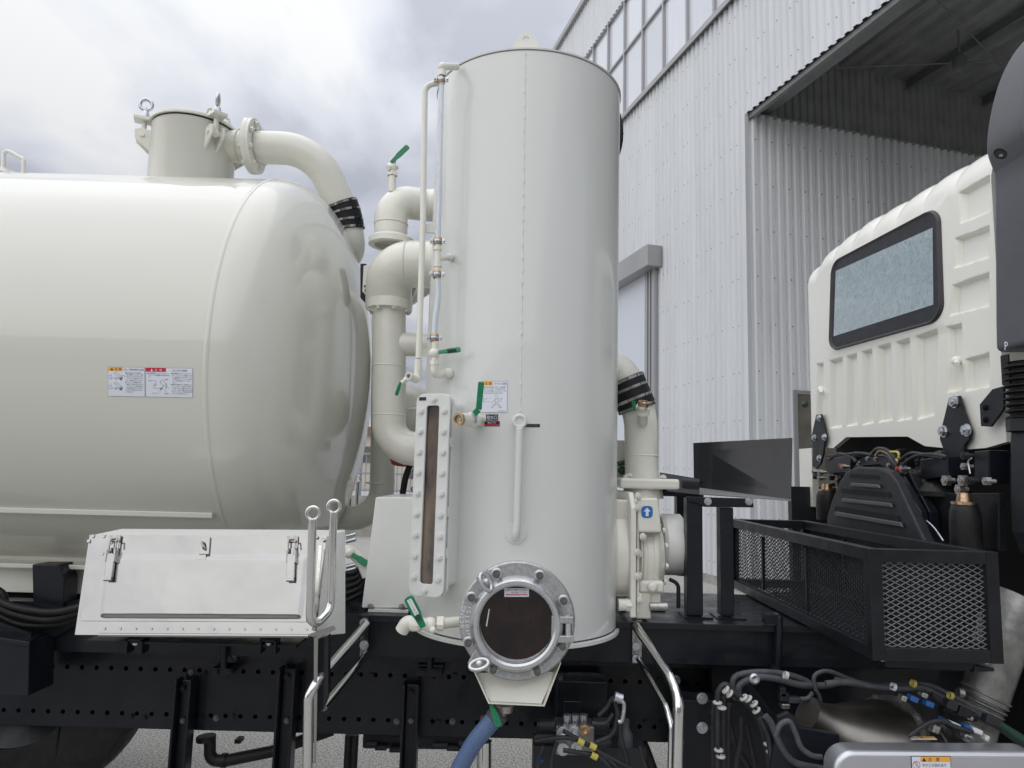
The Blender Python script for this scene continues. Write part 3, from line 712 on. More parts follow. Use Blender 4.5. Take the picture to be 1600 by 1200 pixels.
# cyclone body: big elbow and downpipe
m = M(); Y2 = 3.35; R2 = S(37.5, Y2)
m.tube(fillet([V((P(815, 600, 2.95).x, 3.12, P(680, 413, Y2).z)), P(680, 413, Y2), P(609, 413, Y2), P(607, 480, Y2 + .10)], [0, .08, .13, 0], 16), R2, 44)
m.lathe([(R2 + .001, 0), (R2 + .004, .005), (R2 + .001, .01)], P(636, 413, Y2), (-1, 0, 0), 44)
v2 = m.build('cyclone_elbow', 'cream_paint', TP, 'bulging cream elbow in the middle of the valve stack')
m = M(); m.prism([P(568, 415, Y2 + .12), P(566, 455, Y2 + .12), P(583, 475, Y2 + .12), P(640, 475, Y2 + .12), P(655, 440, Y2 + .12), P(640, 400, Y2 + .12)], (0, .014, 0)); m.build('bracket_plate', 'cream_paint', v2, bevel=.002)
for q in ((567, 447), (575, 447), (568, 454), (576, 454)): M().cyl(P(q[0] + 3, q[1], Y2 + .117), P(q[0] + 3, q[1], Y2 + .112), .005, 10).build('plate_hole', 'deep_black', v2)
M().prism([P(563, 412, Y2 + .2), P(563, 465, Y2 + .2), P(572, 475, Y2 + .2), P(572, 412, Y2 + .2)], (0, .05, 0)).build('edge_plate', 'plastic_dark', v2)
hexbolt(v2, P(582, 437, Y2 + .11), (0, -1, 0), .012); hexbolt(v2, P(648, 444, Y2 + .11), (0, -1, 0), .012)
m = M(); Y3 = 3.42; R3 = S(26.5, Y3)
m.tube(fillet([P(608, 478, Y3), P(608, 702, Y3), P(690, 700, Y3 - .05), V((P(815, 600, 2.95).x, 3.15, P(690, 700, Y3).z))], [0, .19, .08, 0], 16), R3, 40)
m.tube(fillet([P(612, 538, Y3), P(690, 538, Y3)], 0), S(19, Y3), 32)
for yy in (574, 650): m.lathe([(R3, 0), (R3 + .003, .004), (R3, .008)], P(608, yy, Y3), (0, 0, 1), 40)
v3 = m.build('down_pipe', 'cream_paint', TP, 'cream vertical pipe bending to the right under the valve stack')
m = M().lathe([(R3 * .95, 0), (S(36.5, Y3), 0), (S(36.5, Y3), .022), (S(36.5, Y3), .026), (S(36.5, Y3), .048), (R3, .048)], P(608, 485, Y3), (0, 0, 1), 48); m.build('pipe_flange', 'cream_paint', v3, bevel=.003)
for an in range(8):
    t_ = an * math.pi / 4 + .4; q = V((math.cos(t_), math.sin(t_), 0)) * S(31, Y3); hexbolt(v3, P(608, 485, Y3) + q + V((0, 0, -.0)), (0, 0, -1), .013)
# second, duller pipe behind it, sweeping left under the tank
m = M(); Y4 = 4.05
m.tube(fillet([P(668, 440, Y4 + .1), P(606, 480, Y4), P(600, 560, Y4), P(597, 808, Y4), P(500, 812, Y4)], [0, .2, .2, .28, 0], 14), S(19, Y4), 36)
m.lathe([(S(21, Y4), 0), (S(21.6, Y4), .004), (S(21, Y4), .008)], P(593, 756, Y4), (0, 0, 1), 36)
m.build('return_pipe', 'cream_paint', TP, 'plain pipe behind the stack sweeping left under the tank')
M().ball(P(636, 650, 3.75), .17, seg=32).build('check_valve_body', 'cream_paint', TP)
m = M().lathe([(0, 0), (S(28, 3.7), 0), (S(30, 3.7), .02), (S(26, 3.7), .05), (0, .06)], P(640, 724, 3.7), (0, -.2, 1), 32); m.build('red_cap', 'red_paint', TP, 'red lead painted cap under the down pipe')
m = M(); m.tube(smooth_path([P(629, 772, 3.6), P(634, 745, 3.6), P(641, 726, 3.62)], 5), .016, 12); m.build('rubber_hose', 'rubber', TP)
M().tube([P(641, 748, 3.58), P(650, 730, 3.6)], .012, 10).ball(P(648, 765, 3.56), .02).build('hose_fitting', 'zinc', TP)
M().tube([P(640, 640, 3.5), P(668, 636, 3.4)], .008, 8).build('stay_rod', 'cream_paint', TP)

# ---------------- separator column
CY, CR = 2.95, 0.398
CX = P(815, 600, CY).x; CZ1 = P(828, 75, CY - CR).z; CZ0 = P(808, 1015, CY - CR).z
print('col', CX, CZ0, CZ1)
CC = (CX, CY)
m = M().lathe([(0, CZ0 + .006), (CR - .02, CZ0 + .006), (CR, CZ0 + .02), (CR, CZ0 + .5), (CR, CZ0 + 1.2), (CR, CZ1 - .3), (CR, CZ1 - .010)], (CX, CY, 0), (0, 0, 1), 160)
col = m.build('separator_column', 'column_paint', TP, 'tall upright white cylinder with round sight glass at its foot')
M().lathe([(CR - .01, CZ0), (CR + .014, CZ0), (CR + .014, CZ0 + .012), (CR, CZ0 + .014)], (CX, CY, 0), (0, 0, 1), 160).build('bottom_rim', 'column_paint', col)
M().lathe([(CR - .004, CZ1 - .010), (CR - .004, CZ1 - .006), (CR + .004, CZ1 - .006), (CR + .005, CZ1), (CR - .02, CZ1 + .002), (0, CZ1 + .01)], (CX, CY, 0), (0, 0, 1), 160).build('top_plate', 'column_paint', col)
# vertical weld: one bead of ripples
pp, rr = [], []
for k in range(330):
    y = 80 + (652 - 80) * k / 329; x = 821 - 8 * k / 329
    p, n = PCV(x + random.uniform(-.5, .5), y, CC, CR); pp.append(p - n * .0012); rr.append(.0026 + .0026 * max(0, math.sin(k * .55)) * random.uniform(.3, 1))
M().tube(pp, rr, 7).build('weld_seam', 'column_paint', col)
lg = [(803.5, 79), (802.5, 70), (814, 52), (818, 49), (822, 48), (826, 49), (831, 53), (842, 70), (842, 79)]
def plate_hole(poly, hc, hr, ext, n=40):
    """star-shaped plate with a round hole; all points already in 3D, hole given by centre and radius"""
    hc = V(hc); ext = V(ext); poly = [V(p) for p in poly]; c = hc
    e1_ = (poly[1] - poly[0]).normalized(); nrm = ext.normalized(); e2_ = nrm.cross(e1_)
    P2 = [((p - c).dot(e1_), (p - c).dot(e2_)) for p in poly]; angs = sorted(set([round(math.atan2(y, x), 5) for x, y in P2] + [round(-math.pi + 2 * math.pi * k / n, 5) for k in range(n)]))
    outer, inner = [], []
    for a in angs:
        dx, dy = math.cos(a), math.sin(a); best = 1e9
        for i in range(len(P2)):
            x1, y1 = P2[i]; x2, y2 = P2[(i + 1) % len(P2)]; ex, ey = x2 - x1, y2 - y1; det = -dx * ey + dy * ex
            if abs(det) < 1e-12: continue
            t = (-x1 * ey + y1 * ex) / det; s = (dx * y1 - dy * x1) / det
            if t > 0 and -1e-6 <= s <= 1 + 1e-6: best = min(best, t)
        if best > 1e8: best = hr * 1.5
        outer.append(c + e1_ * dx * best + e2_ * dy * best); inner.append(c + (e1_ * dx + e2_ * dy) * hr)
    n_ = len(outer); m = M(); vs = outer + inner + [p + ext for p in outer] + [p + ext for p in inner]; fs = []
    for i in range(n_):
        j = (i + 1) % n_
        fs += [(i, j, n_ + j, n_ + i), (2 * n_ + i, 3 * n_ + i, 3 * n_ + j, 2 * n_ + j), (i, 2 * n_ + i, 2 * n_ + j, j), (n_ + i, n_ + j, 3 * n_ + j, 3 * n_ + i)]
    m.add(vs, fs); return m
plate_hole([P(x, y, 2.60) for x, y in lg], P(822, 61, 2.60), S(5, 2.62), (0, .012, 0)).build('lifting_lug', 'cream_paint', col, bevel=.001)
# overflow pipe on the front
def colp(px, py, out=0.0):
    p, n = PCV(px, py, CC, CR); return p + n * out
m = M(); m.tube(fillet([colp(812, 672, .034), colp(808, 815, .034), colp(805.5, 838, .034), colp(805, 838, -.01)], .02), S(6.3, 2.5), 18)
m.build('overflow_pipe', 'column_paint', col)
p, n = PCV(812, 659, CC, CR); M().torus(p + n * .03, (0, -1, 0), S(9, 2.5), S(3.2, 2.5), 32, 12).cyl(p, p + n * .03, S(8, 2.5), 24).cyl(p + n * .03 + V((0, 0, -.03)), p + n * .034 + V((0, 0, -.022)), S(6.3, 2.5)).build('pipe_ring', 'column_paint', col)
p, n = PCV(806, 833, CC, CR); M().lathe([(S(17, 2.5), 0), (S(16.5, 2.5), .006), (S(6, 2.5), .009)], p - n * .002, n, 32).build('pad_plate', 'column_paint', col)
# black ring marker on the far right of the column top (air filter behind)
M().lathe([(0, 0), (S(112, 3.6), 0), (S(116, 3.6), .02), (S(116, 3.6), .10), (0, .10)], P(862, 203, 3.5), (0, 1, 0), 64).cyl(P(862, 203, 3.56), V((P(862, 203, 3.56).x, 3.56, .95)), .09, 24).build('air_filter', 'rubber', TP, 'round black filter disc peeping out behind the column')
# stickers on the column
surfC = lambda px, py: PCV(px, py, CC, CR)
st = Sticker([(752, 595.5), (793, 595.5), (792.5, 644.5), (751, 645)], surfC)
st.rect(0, 0, 1, 1, 4); st.rect(.01, .012, .99, .988, 0, 1); st.rect(0, .0, .44, .13, 1, 2); st.tri(.0, .03, .09, 5, 3); st.text('注', .15, .035, .085, 5, 3); st.text('意', .30, .035, .085, 5, 3)
st.text('やけどに注意', .50, .045, .07, 2, 3, w=.45); st.line([(.44, .13), (1, .13)], 4, .4)
for i, l in enumerate(['作業中や停止後しばらくは高温', 'になっています。手や体をふれ', 'ないよう十分注意してください。やけ', 'どをするおそれがあります。']): st.text(l, .05, .17 + i * .063, .045, 2, 3, w=min(.9, len(l) * .062))
st.line([(.58 + .055 * math.cos(a * .6), .50 + .05 * math.sin(a * .6)) for a in range(12)], 2, .3)
for l in ([(.57, .55), (.56, .70)], [(.64, .62), (.62, .72), (.56, .71)], [(.62, .60), (.72, .54), (.80, .55), (.79, .59), (.68, .66)], [(.54, .58), (.42, .68), (.37, .66)], [(.56, .71), (.44, .78), (.41, .84), (.46, .85), (.50, .79), (.58, .74)], [(.62, .73), (.70, .80), (.72, .85), (.79, .85), (.74, .79), (.66, .72)], [(.10, .46), (.10, .66), (.34, .66)], [(.14, .60), (.20, .55), (.28, .56)], [(.34, .56), (.40, .52)]): st.line(l, 2, .35)
st.text('型式番号', .65, .93, .035, 4, 3, w=.30)
st.build('warning_sticker', SM, col, 'white sticker with orange header beside the green water lever')
st = Sticker([(759.5, 647.5), (778.5, 647.5), (778.5, 657), (759.5, 657)], surfC); st.rect(0, 0, 1, 1, 5); st.text('給水口', .08, .14, .72, 0, 2, w=.84); st.build('name_plate', SM, col, 'small black plate reading water inlet')
st = Sticker([(757, 658), (781, 658), (781, 666), (757, 666)], surfC); st.rect(0, 0, 1, .62, 5); st.rect(0, .62, 1, 1, 3); st.rect(0, .9, 1, 1, 5, 1); st.text('給水レベル', .22, .10, .42, 0, 2, w=.52); st.build('name_plate', SM, col, 'tiny black and red plate')
st = Sticker([(820, 662.5), (843.5, 662.5), (843.5, 667.5), (820, 667.5)], surfC); st.rect(0, 0, 1, 1, 5); st.text('オーバーフロー', .10, .2, .58, 4, 2, w=.78); st.build('name_plate', SM, col, 'thin black overflow plate')

# ---------------- level gauge on the left of the column
gY = 2.60
lg_ = M().tube(fillet([P(714, 104, 2.66), P(692, 104, gY), P(690, 130, gY)], .022), S(6, gY), 18)
lg_.lathe([(S(8, gY), 0), (S(8, gY), .012), (S(6, gY), .014)], P(691, 120, gY), (0, 0, 1), 20); lg_.ball(P(692, 105, gY), S(8, gY))
gauge = lg_.build('level_gauge', 'cream_paint', TP, 'slim clear sight tube with clamps on the left of the column')
def clampx(x, y, yoff=0):
    c = P(x, y, gY); m = M()
    m.lathe([(S(6.2, gY), -.014), (S(6.8, gY), -.012), (S(6.8, gY), -.006), (S(5.6, gY), -.004), (S(5.6, gY), .004), (S(6.8, gY), .006), (S(6.8, gY), .012), (S(6.2, gY), .014)], c, (0, 0, 1), 20); m.build('hose_union', 'brass', gauge)
    m = M(); m.lathe([(S(7.2, gY), -.005), (S(7.4, gY), -.003), (S(7.4, gY), .003), (S(7.2, gY), .005)], c, (0, 0, 1), 20)
    for s in (-1, 1): m.box(c + V((s * S(9.5, gY), -.004, 0)), (.012, .010, .018)); m.cyl(c + V((s * S(10, gY), -.016, 0)), c + V((s * S(10, gY), .006, 0)), .0045, 10)
    m.build('tube_clamp', 'zinc', gauge)
for x, y in ((689.5, 125), (684, 377), (683, 429), (679, 528)): clampx(x, y)
M().tube([P(690, 130, gY), P(684.5, 374, gY)], S(4.6, gY), 16).build('sight_tube', 'vinyl_tube', gauge)
M().tube(smooth_path([P(684, 434, gY), P(684.5, 465, gY), P(680, 500, gY), P(679, 526, gY)], 5), S(5, gY), 16).build('sight_tube', 'vinyl_tube', gauge)
m = M(); m.cyl(P(684, 382, gY), P(683.5, 423, gY), S(5.2, gY), 18)
for yy in (389, 415): m.lathe([(S(6.6, gY), -.006), (S(6.6, gY), .006)], P(684, yy, gY), (0, 0, 1), 18)
m.cyl(P(684, 404, gY), P(704, 402, 2.68), S(5, gY), 16); m.ball(P(703, 402, 2.66), S(6.5, gY)); m.build('tee_fitting', 'cream_paint', gauge)
m = M(); m.cyl(P(680, 533, gY), P(679, 575, gY), S(5.5, gY), 18); m.ball(P(679, 552, gY), S(9, gY)); m.lathe([(S(7.5, gY), -.008), (S(7.5, gY), .008)], P(679, 567, gY), (0, 0, 1), 6, sm=False)
m.tube(fillet([P(679, 570, gY), P(678, 586, gY), P(703, 584, 2.68)], .018), S(6, gY), 16); m.ball(P(701, 583, 2.65), S(8, gY)); m.build('ball_valve', 'cream_paint', gauge)
lv = lever(gauge, P(688, 550, gY - .03), P(720, 546, gY - .03), S(9, gY), up=(0, -1, .4)); 
M().prism([P(699, 546.5, gY - .038), P(713, 545, gY - .038), P(713, 549, gY - .038), P(699, 551, gY - .038)], (0, .002, 0)).build('lever_tag', 'plastic_dark', gauge)
m = M().tube(fillet([P(690, 129, gY + .01), P(664, 133, gY + .02), P(661, 345, gY + .02), P(654, 560, gY + .02)], [0, .045, .3, 0]), S(5, gY), 18)
m.lathe([(S(6.2, gY), 0), (S(6.2, gY), .043), (S(5, gY), .045)], P(653, 580, gY + .02), (0, 0, 1), 20)
m.tube(fillet([P(653, 576, gY + .02), P(652, 594, gY + .02), P(640, 588, gY - .05)], .015), S(6, gY), 16)
m.build('drain_line', 'cream_paint', gauge)
m = M(); m.ring(P(643, 589, gY - .06), (-.25, -1, 0), S(3.6, gY), S(5.6, gY), .03, 20); m.build('open_pipe_end', 'cream_paint', gauge); M().cyl(P(643.5, 588.5, gY - .056), P(643.5, 588.5, gY - .04), S(3.6, gY), 16).build('pipe_bore', 'brass', gauge)
M().cyl(P(640, 590, gY), P(627, 598, gY), S(3.2, gY), 12).ball(P(634, 593, gY), S(4.5, gY)).build('ball_valve', 'cream_paint', gauge)
lever(gauge, P(626, 597, gY), P(619, 618, gY), S(5.5, gY), up=(.5, -1, 0))
for x0, x1, y0, y1 in ((655, 680, 352, 363), (655, 678, 545, 556)): M().bb(P(x0, y1, gY + .045), P(x1 + 8, y0, gY + .055)).build('pipe_bracket', 'cream_paint', gauge)

# ---------------- long bolted sight window
sw_u = V((.93, -.367, 0)).normalized(); sw_n = V((-.367, -.93, 0)).normalized(); sw_w = V((0, 0, 1))
wc = P(671, 771, 2.50)
sh_ = (P(680, 613, 2.50) - P(660, 930, 2.50)).z; Wd, Hd = .134, abs(sh_)
print('sight window', Wd, Hd)
def rrect(wd, ht, r, n=6):
    o = []
    for cx_, cy_, a0 in ((wd / 2 - r, ht / 2 - r, 0), (-wd / 2 + r, ht / 2 - r, 90), (-wd / 2 + r, -ht / 2 + r, 180), (wd / 2 - r, -ht / 2 + r, 270)):
        for k in range(n + 1): a = rad(a0 + 90 * k / n); o.append((cx_ + r * math.cos(a), cy_ + r * math.sin(a)))
    return o
def loc3(o, x, y, z): return o + sw_u * x + sw_w * y + sw_n * z
def frame2(m, o, fo, fi, z0, z1, mi=0):
    n = len(fo); vs = [loc3(o, x, y, z0) for x, y in fo] + [loc3(o, x, y, z0) for x, y in fi] + [loc3(o, x, y, z1) for x, y in fo] + [loc3(o, x, y, z1) for x, y in fi]; fs = []
    for i in range(n):
        j = (i + 1) % n; fs += [(i, j, n + j, n + i), (2 * n + i, 3 * n + i, 3 * n + j, 2 * n + j), (i, 2 * n + i, 2 * n + j, j), (n + i, n + j, 3 * n + j, 3 * n + i)]
    m.add(vs, fs, mi)
fo, fi = rrect(Wd, Hd, .03), rrect(.050, Hd - .085, .010)
m = M(); frame2(m, wc, fo, rrect(.064, Hd - .072, .012), -.040, -.024); frame2(m, wc, rrect(.090, Hd - .04, .02), rrect(.064, Hd - .072, .012), -.16, -.040)
win = m.build('sight_window', 'column_paint', TP, 'tall narrow bolted sight window with brown glass', bevel=.002)
m = M(); frame2(m, wc, fo, fi, -.010, .0); m.build('cover_frame', 'column_paint', win, bevel=.0025)
m = M(); m.prism([loc3(wc, x, y, -.022) for x, y in rrect(.090, Hd - .05, .01)], sw_n * .008); m.build('sight_glass', 'window_brown', win)
m = M(); frame2(m, wc, rrect(.094, Hd - .04, .012), rrect(.088, Hd - .052, .01), -.0235, -.0105); m.build('gasket', 'gasket', win)
for k in range(9):
    y = Hd / 2 - .062 - k * (Hd - .125) / 8
    for s in (-1, 1): hexbolt(win, loc3(wc, s * .0465, y, .0), sw_n, .0108, 'column_paint')
for s in (-1, 1): hexbolt(win, loc3(wc, 0.004 * s, s * (Hd / 2 - .02), .0), sw_n, .0108, 'column_paint')
for y in (.18, -.06, -.20): m = M(); m.box(loc3(wc, Wd / 2 + .001, y, -.017), (.004, .012, .035), Matrix((sw_u, sw_n, sw_w)).transposed()); m.build('spacer_tab', 'column_paint', win)
m = M(); m.prism([loc3(wc, x - .042, y + Hd / 2 - .018, .0004) for x, y in ((-.014, -.006), (.014, -.006), (.014, .006), (-.014, .006))], sw_n * .0008); m.build('name_plate', 'st_black', win)

# ---------------- water inlet valve
iY = 2.50
m = M(); iv0 = P(750, 657, 2.58)
m.cyl(iv0, P(738, 656, iY - .02), S(9, iY), 22); m.lathe([(S(9, iY), 0), (S(12, iY), .004), (S(12, iY), .03), (S(9, iY), .034)], P(741, 656, iY), P(717, 656, iY - .09) - P(741, 656, iY), 8, sm=False)
m.ball(P(743, 656, iY + .01), S(10, iY)); m.cyl(P(741, 656, iY), P(719, 655, iY - .08), S(10, iY), 24)
inlet = m.build('water_inlet_valve', 'cream_paint', TP, 'stubby water inlet valve with open brass mouth and long green lever')
d_ = (P(717, 655, iY - .09) - P(741, 656, iY)).normalized(); o_ = P(718, 655, iY - .085)
M().lathe([(S(6.5, iY), .004), (S(9.5, iY), .0), (S(9.5, iY), .010), (S(6.5, iY), .010), (S(6.5, iY), -.03)], o_, d_, 28).build('inlet_mouth', 'brass', inlet)
M().cyl(o_ - d_ * .012, o_ - d_ * .010, S(6.6, iY), 20).build('inlet_bore', 'deep_black', inlet); M().ball(o_ - d_ * .006, S(3.2, iY)).build('valve_ball', 'zinc', inlet)
M().cyl(P(741, 660, iY - .03), P(741, 645, iY - .04), S(4.5, iY), 14).build('valve_stem', 'zinc', inlet)
a_, b_, c_ = P(741, 647, iY - .045), P(748, 640, iY - .05), P(752, 597, iY - .06)
m = M(); 
for (q0_, q1_) in ((a_, b_), (b_, c_)):
    dd = (q1_ - q0_).normalized(); sd = dd.cross(V((0, -1, 0))).normalized() * S(4.6, iY); nn = V((0, -.006, 0)); m.pts8([q0_ - sd, q0_ + sd, q1_ + sd, q1_ - sd] + [q + nn for q in (q0_ - sd, q0_ + sd, q1_ + sd, q1_ - sd)])
m.build('lever', 'green', inlet, bevel=.002)

# ---------------- round hinged sight glass at the foot
GY = 2.36; gc = P(808, 969, GY); gax = V((0, -1, 0)); g2 = P(807, 973, GY)
def on(px, py, Y=GY): return P(px, py, Y)
m = M().lathe([(.150, -.25), (.150, -.012)], gc, gax, 64)
rnd = m.build('round_sight_glass', 'cream_paint', TP, 'round hinged aluminium sight glass with dark pane and eight bolts')
FR = S(87.5, GY)
m = M().lathe([(.120, -.016), (FR - .004, -.016), (FR, -.012), (FR, .004), (FR - .005, .009), (.14, .009), (.12, .009)], gc, gax, 96, closed=True); m.build('outer_flange', 'cast_alu', rnd)
m = M().lathe([(S(55, GY), .0), (S(56, GY), .034), (S(59, GY), .040), (S(64, GY), .040), (S(70, GY), .026), (S(71, GY), .010), (S(55, GY), .0)], g2, gax, 96); m.build('door_ring', 'machined_alu', rnd)
M().lathe([(S(55.2, GY), .012), (S(55.2, GY), -.02)], g2, gax, 72).build('inner_bore', 'machined_alu', rnd)
M().lathe([(0, .006), (S(55.5, GY), .006), (S(55.5, GY), .0), (0, 0)], g2, gax, 72).build('glass_pane', 'glass_dark', rnd)
for x, y in ((776, 895), (843, 898), (880, 937), (878, 1007), (839, 1046), (771, 1043), (732, 1002), (737, 932)):
    p = on(x, y); M().lathe([(S(8.2, GY), .004), (S(8.2, GY), .013), (S(6.8, GY), .0145), (0, .0145)], p, gax, 20).build('bolt_boss', 'machined_alu', rnd); 
    M().cyl(p + gax * .0145, p + gax * .030, S(5.6, GY), 20).lathe([(S(3.2, GY), .030), (S(3.0, GY), .026), (0, .026)], p, gax, 6, sm=False).build('bolt', 'bolt_dark', rnd)
for (x, y), (ex, ey), an in (((760, 905), (748, 916), 60), ((750, 1030), (744, 1037), -15)):
    p = on(x, y); q = on(ex, ey, GY - .03)
    dirv = V((math.cos(rad(an)), 0, -math.sin(rad(an)))); sdv = V((dirv.z, 0, -dirv.x))
    c0 = g2 + (p - g2) * .80
    rdv = (p - g2).normalized(); tdv = V((rdv.z, 0, -rdv.x))
    m = M(); m.prism([g2 + rdv * S(66, GY) + tdv * S(18, GY) + gax * .008, g2 + rdv * S(92, GY) + tdv * S(10, GY) + gax * .008, g2 + rdv * S(92, GY) - tdv * S(10, GY) + gax * .008, g2 + rdv * S(66, GY) - tdv * S(18, GY) + gax * .008], gax * .016); m.build('clamp_ear', 'cast_alu', rnd, bevel=.003)
    m = M(); m.cyl(p + gax * .02, p + gax * .055, S(6.5, GY), 18); m.ball(p + gax * .05, S(6.5, GY))
    pts = []
    cen = p + gax * .062; L_ = S(14, GY); R_ = S(6, GY)
    for k in range(28):
        a = 2 * math.pi * k / 28; pts.append(cen + dirv * (L_ * math.cos(a)) + (sdv * .75 + gax * .6).normalized() * (R_ * 1.25 * math.sin(a)))
    m.tube(pts, S(3.0, GY), 10, closed=True); m.build('eye_nut', 'machined_alu', rnd)
m = M(); R_ = None
for z0, z1 in ((963, 972), (993, 1002)): m.bb(on(866, z0, GY - .036), on(895, z1, GY - .006))
m.bb(on(862, 962, GY - .030), on(872, 1003, GY - .006)); m.build('hinge_block', 'cast_alu', rnd, bevel=.003)
M().cyl(on(888, 960, GY - .022), on(888, 1004, GY - .022), S(5.0, GY), 18).build('hinge_pin', 'chrome_pipe', rnd); M().bb(on(875, 972, GY - .016), on(884, 992, GY - .010)).build('hinge_gap', 'deep_black', rnd)
# raised casting letters
surfF = lambda px, py: (P(px, py, GY - .0092), V((0, -1, 0)))
def arctext(word, rr_, a0, a1, hpx):
    """raised letters that run anticlockwise down the left of the flange, tops towards the centre of the glass"""
    for i, ch in enumerate(word):
        if ch == ' ': continue
        vs, fs, wd = text2d(ch); a = rad(a0 + (a1 - a0) * i / (len(word) - 1)); er = V((math.cos(a), 0, math.sin(a))); T = V((-math.sin(a), 0, math.cos(a))); k = S(hpx, GY)
        base = gc + er * S(rr_, GY) + gax * .0090; n_ = len(vs); m = M()
        lo = [base + T * ((x - wd / 2) * k) - er * ((y - .5) * k) for x, y in vs]; hi = [q + gax * .0016 for q in lo]
        m.add(hi, fs)
        ed = {}
        for f in fs:
            for p_, q_ in zip(f, f[1:] + f[:1]): ed[(p_, q_)] = ed.get((p_, q_), 0) + 1
        m.add(lo + hi, [(p_, q_, n_ + q_, n_ + p_) for p_, q_ in ed if (q_, p_) not in ed])
        m.build('cast_letter', 'st_silver', rnd, fixn=False)
arctext('VISI201N', 74.5, 161, 198, 7); arctext('DN200', 83, 169, 187, 6.5)
st = Sticker([(788, 919), (826.5, 919), (826.5, 932.5), (788, 932.5)], lambda px, py: (P(px, py, GY - .0065), V((0, -1, 0)))); st.rect(0, 0, 1, 1, 0); st.rect(.06, .70, .94, .82, 3, 1); st.text('⚠注意 ふたを開けるときは必ず', .06, .1, .22, 5, 2, w=.86); st.text('圧力を抜いてください', .3, .4, .2, 5, 2, w=.62); st.build('glass_sticker', SM, rnd)
m = M(); pth = [on(765 + 3.6 * math.cos(t_ * .35) - 1.8, 950 + 28 * t_ / 8, GY - .0068) for t_ in range(9)]
st = Sticker([(763, 951), (766, 952), (761.5, 979), (758.5, 978)], lambda px, py: (P(px, py, GY - .0065), V((0, -1, 0)))); st.rect(0.2, 0, .8, 1, 6); st.build('glass_mark', SM, rnd)

# drain cock on the left of the foot
dY = 2.42
m = M(); m.cyl(P(722, 971, dY + .05), P(690, 974, dY), S(8, dY), 22); m.lathe([(S(10.5, dY), 0), (S(10.5, dY), .022), (S(8, dY), .024)], P(683, 974, dY), (1, 0, 0), 8, sm=False); m.ball(P(672, 976, dY), S(11.5, dY)); m.cyl(P(672, 976, dY), P(655, 974, dY), S(9, dY), 22); m.lathe([(S(9, dY), 0), (S(11, dY), .004), (S(11, dY), .03), (S(9, dY), .036)], P(657, 975, dY), (-1, 0, -.05), 8, sm=False)
m.tube(fillet([P(658, 975, dY), P(636, 972, dY + .01), P(628, 985, dY + .02)], .02), S(10.5, dY), 20); m.cyl(P(672, 976, dY), P(675, 988, dY - .03), S(4, dY), 12); m.ball(P(676, 984, dY - .03), S(5, dY))
dcock = m.build('drain_cock', 'cream_paint', TP, 'white drain cock with slanting green lever carrying a white tag')
la, lb = P(659, 975, dY - .045), P(637, 932, dY - .045); lever(dcock, la, lb, S(15, dY), th=.008)
dd = (lb - la).normalized(); ss_ = dd.cross(V((0, -1, 0))).normalized()
tagp = lambda u_, v_: la + dd * u_ + ss_ * v_
L_ = (lb - la).length; c0 = la + V((0, -.0046, 0)) 
qq = [proj(la + dd * (L_ * a_) + ss_ * (S(b_, dY))) for a_, b_ in ((.90, 3.6), (.90, -3.6), (.34, -3.6), (.34, 3.6))]
st = Sticker([qq[0], qq[3], qq[2], qq[1]], lambda px, py: (P(px, py, dY - .0505), V((0, -1, 0)))); st.rect(0, 0, 1, 1, 6); st.text('ドレンバルブ', .06, .25, .5, 2, 2, w=.88); st.build('lever_tag', SM, dcock)
M().cyl(la + dd * L_ * .24 + V((0, -.001, 0)), la + dd * L_ * .24 + V((0, -.012, 0)), S(4.2, dY), 12).build('lever_nut', 'dark_green', dcock)

# hopper under the glass, drain valve
m = M(); hy0, hy1 = 2.385, 2.80
tl, tr_, br_, bl = (736, 1040), (877, 1036), (851, 1104), (763, 1100)
pts = [P(*tl, hy0), P(*tr_, hy0), P(*br_, hy0), P(*bl, hy0)]
th_ = .006
for i in range(4):
    a_, b_ = pts[i], pts[(i + 1) % 4]
    if i == 0: continue
    cen = (pts[0] + pts[2]) / 2
    m.pts8([a_, b_, b_ + (cen - b_).normalized() * th_, a_ + (cen - a_).normalized() * th_] + [q + V((0, hy1 - hy0, 0)) for q in (a_, b_, b_ + (cen - b_).normalized() * th_, a_ + (cen - a_).normalized() * th_)])
inn = [P(742, 1052, hy0 + .05), P(868, 1050, hy0 + .05), P(846, 1100, hy0 + .012), P(766, 1096, hy0 + .012)]
m.pts8([q for q in inn] + [q + V((0, .006, 0)) for q in inn])
hop = m.build('drain_hopper', 'cream_paint', TP, 'tapered cream chute under the round sight glass', bevel=.002)
m = M(); m.cyl(P(787, 1100, 2.46), P(786, 1110, 2.46), S(15, 2.46), 24); m.cyl(P(786, 1110, 2.46), P(780, 1122, 2.44), S(8, 2.46), 18); m.cyl(P(792, 1108, 2.46), P(783, 1130, 2.44), S(3, 2.46), 10); m.build('outlet_stub', 'bolt_steel', hop)
lever(hop, P(769, 1105, 2.40), P(780, 1136, 2.38), S(11, 2.4), up=(.6, -1, 0))

# blue discharge hose hanging from the hopper valve
m = M(); hz = smooth_path([P(777, 1116, 2.44), P(766, 1130, 2.44), P(738, 1165, 2.46), P(706, 1225, 2.50), P(672, 1300, 2.60)], 6)
m.tube(hz, S(13, 2.45), 28)
hose = m.build('drain_hose', 'hose_blue', None, 'blue braided hose hanging from the valve under the cream chute', category='hose')
m = M().tube([P(781, 1113, 2.44), P(772, 1124, 2.44)], S(15.5, 2.44), 24); m.build('hose_collar', 'cable_grey', hose)

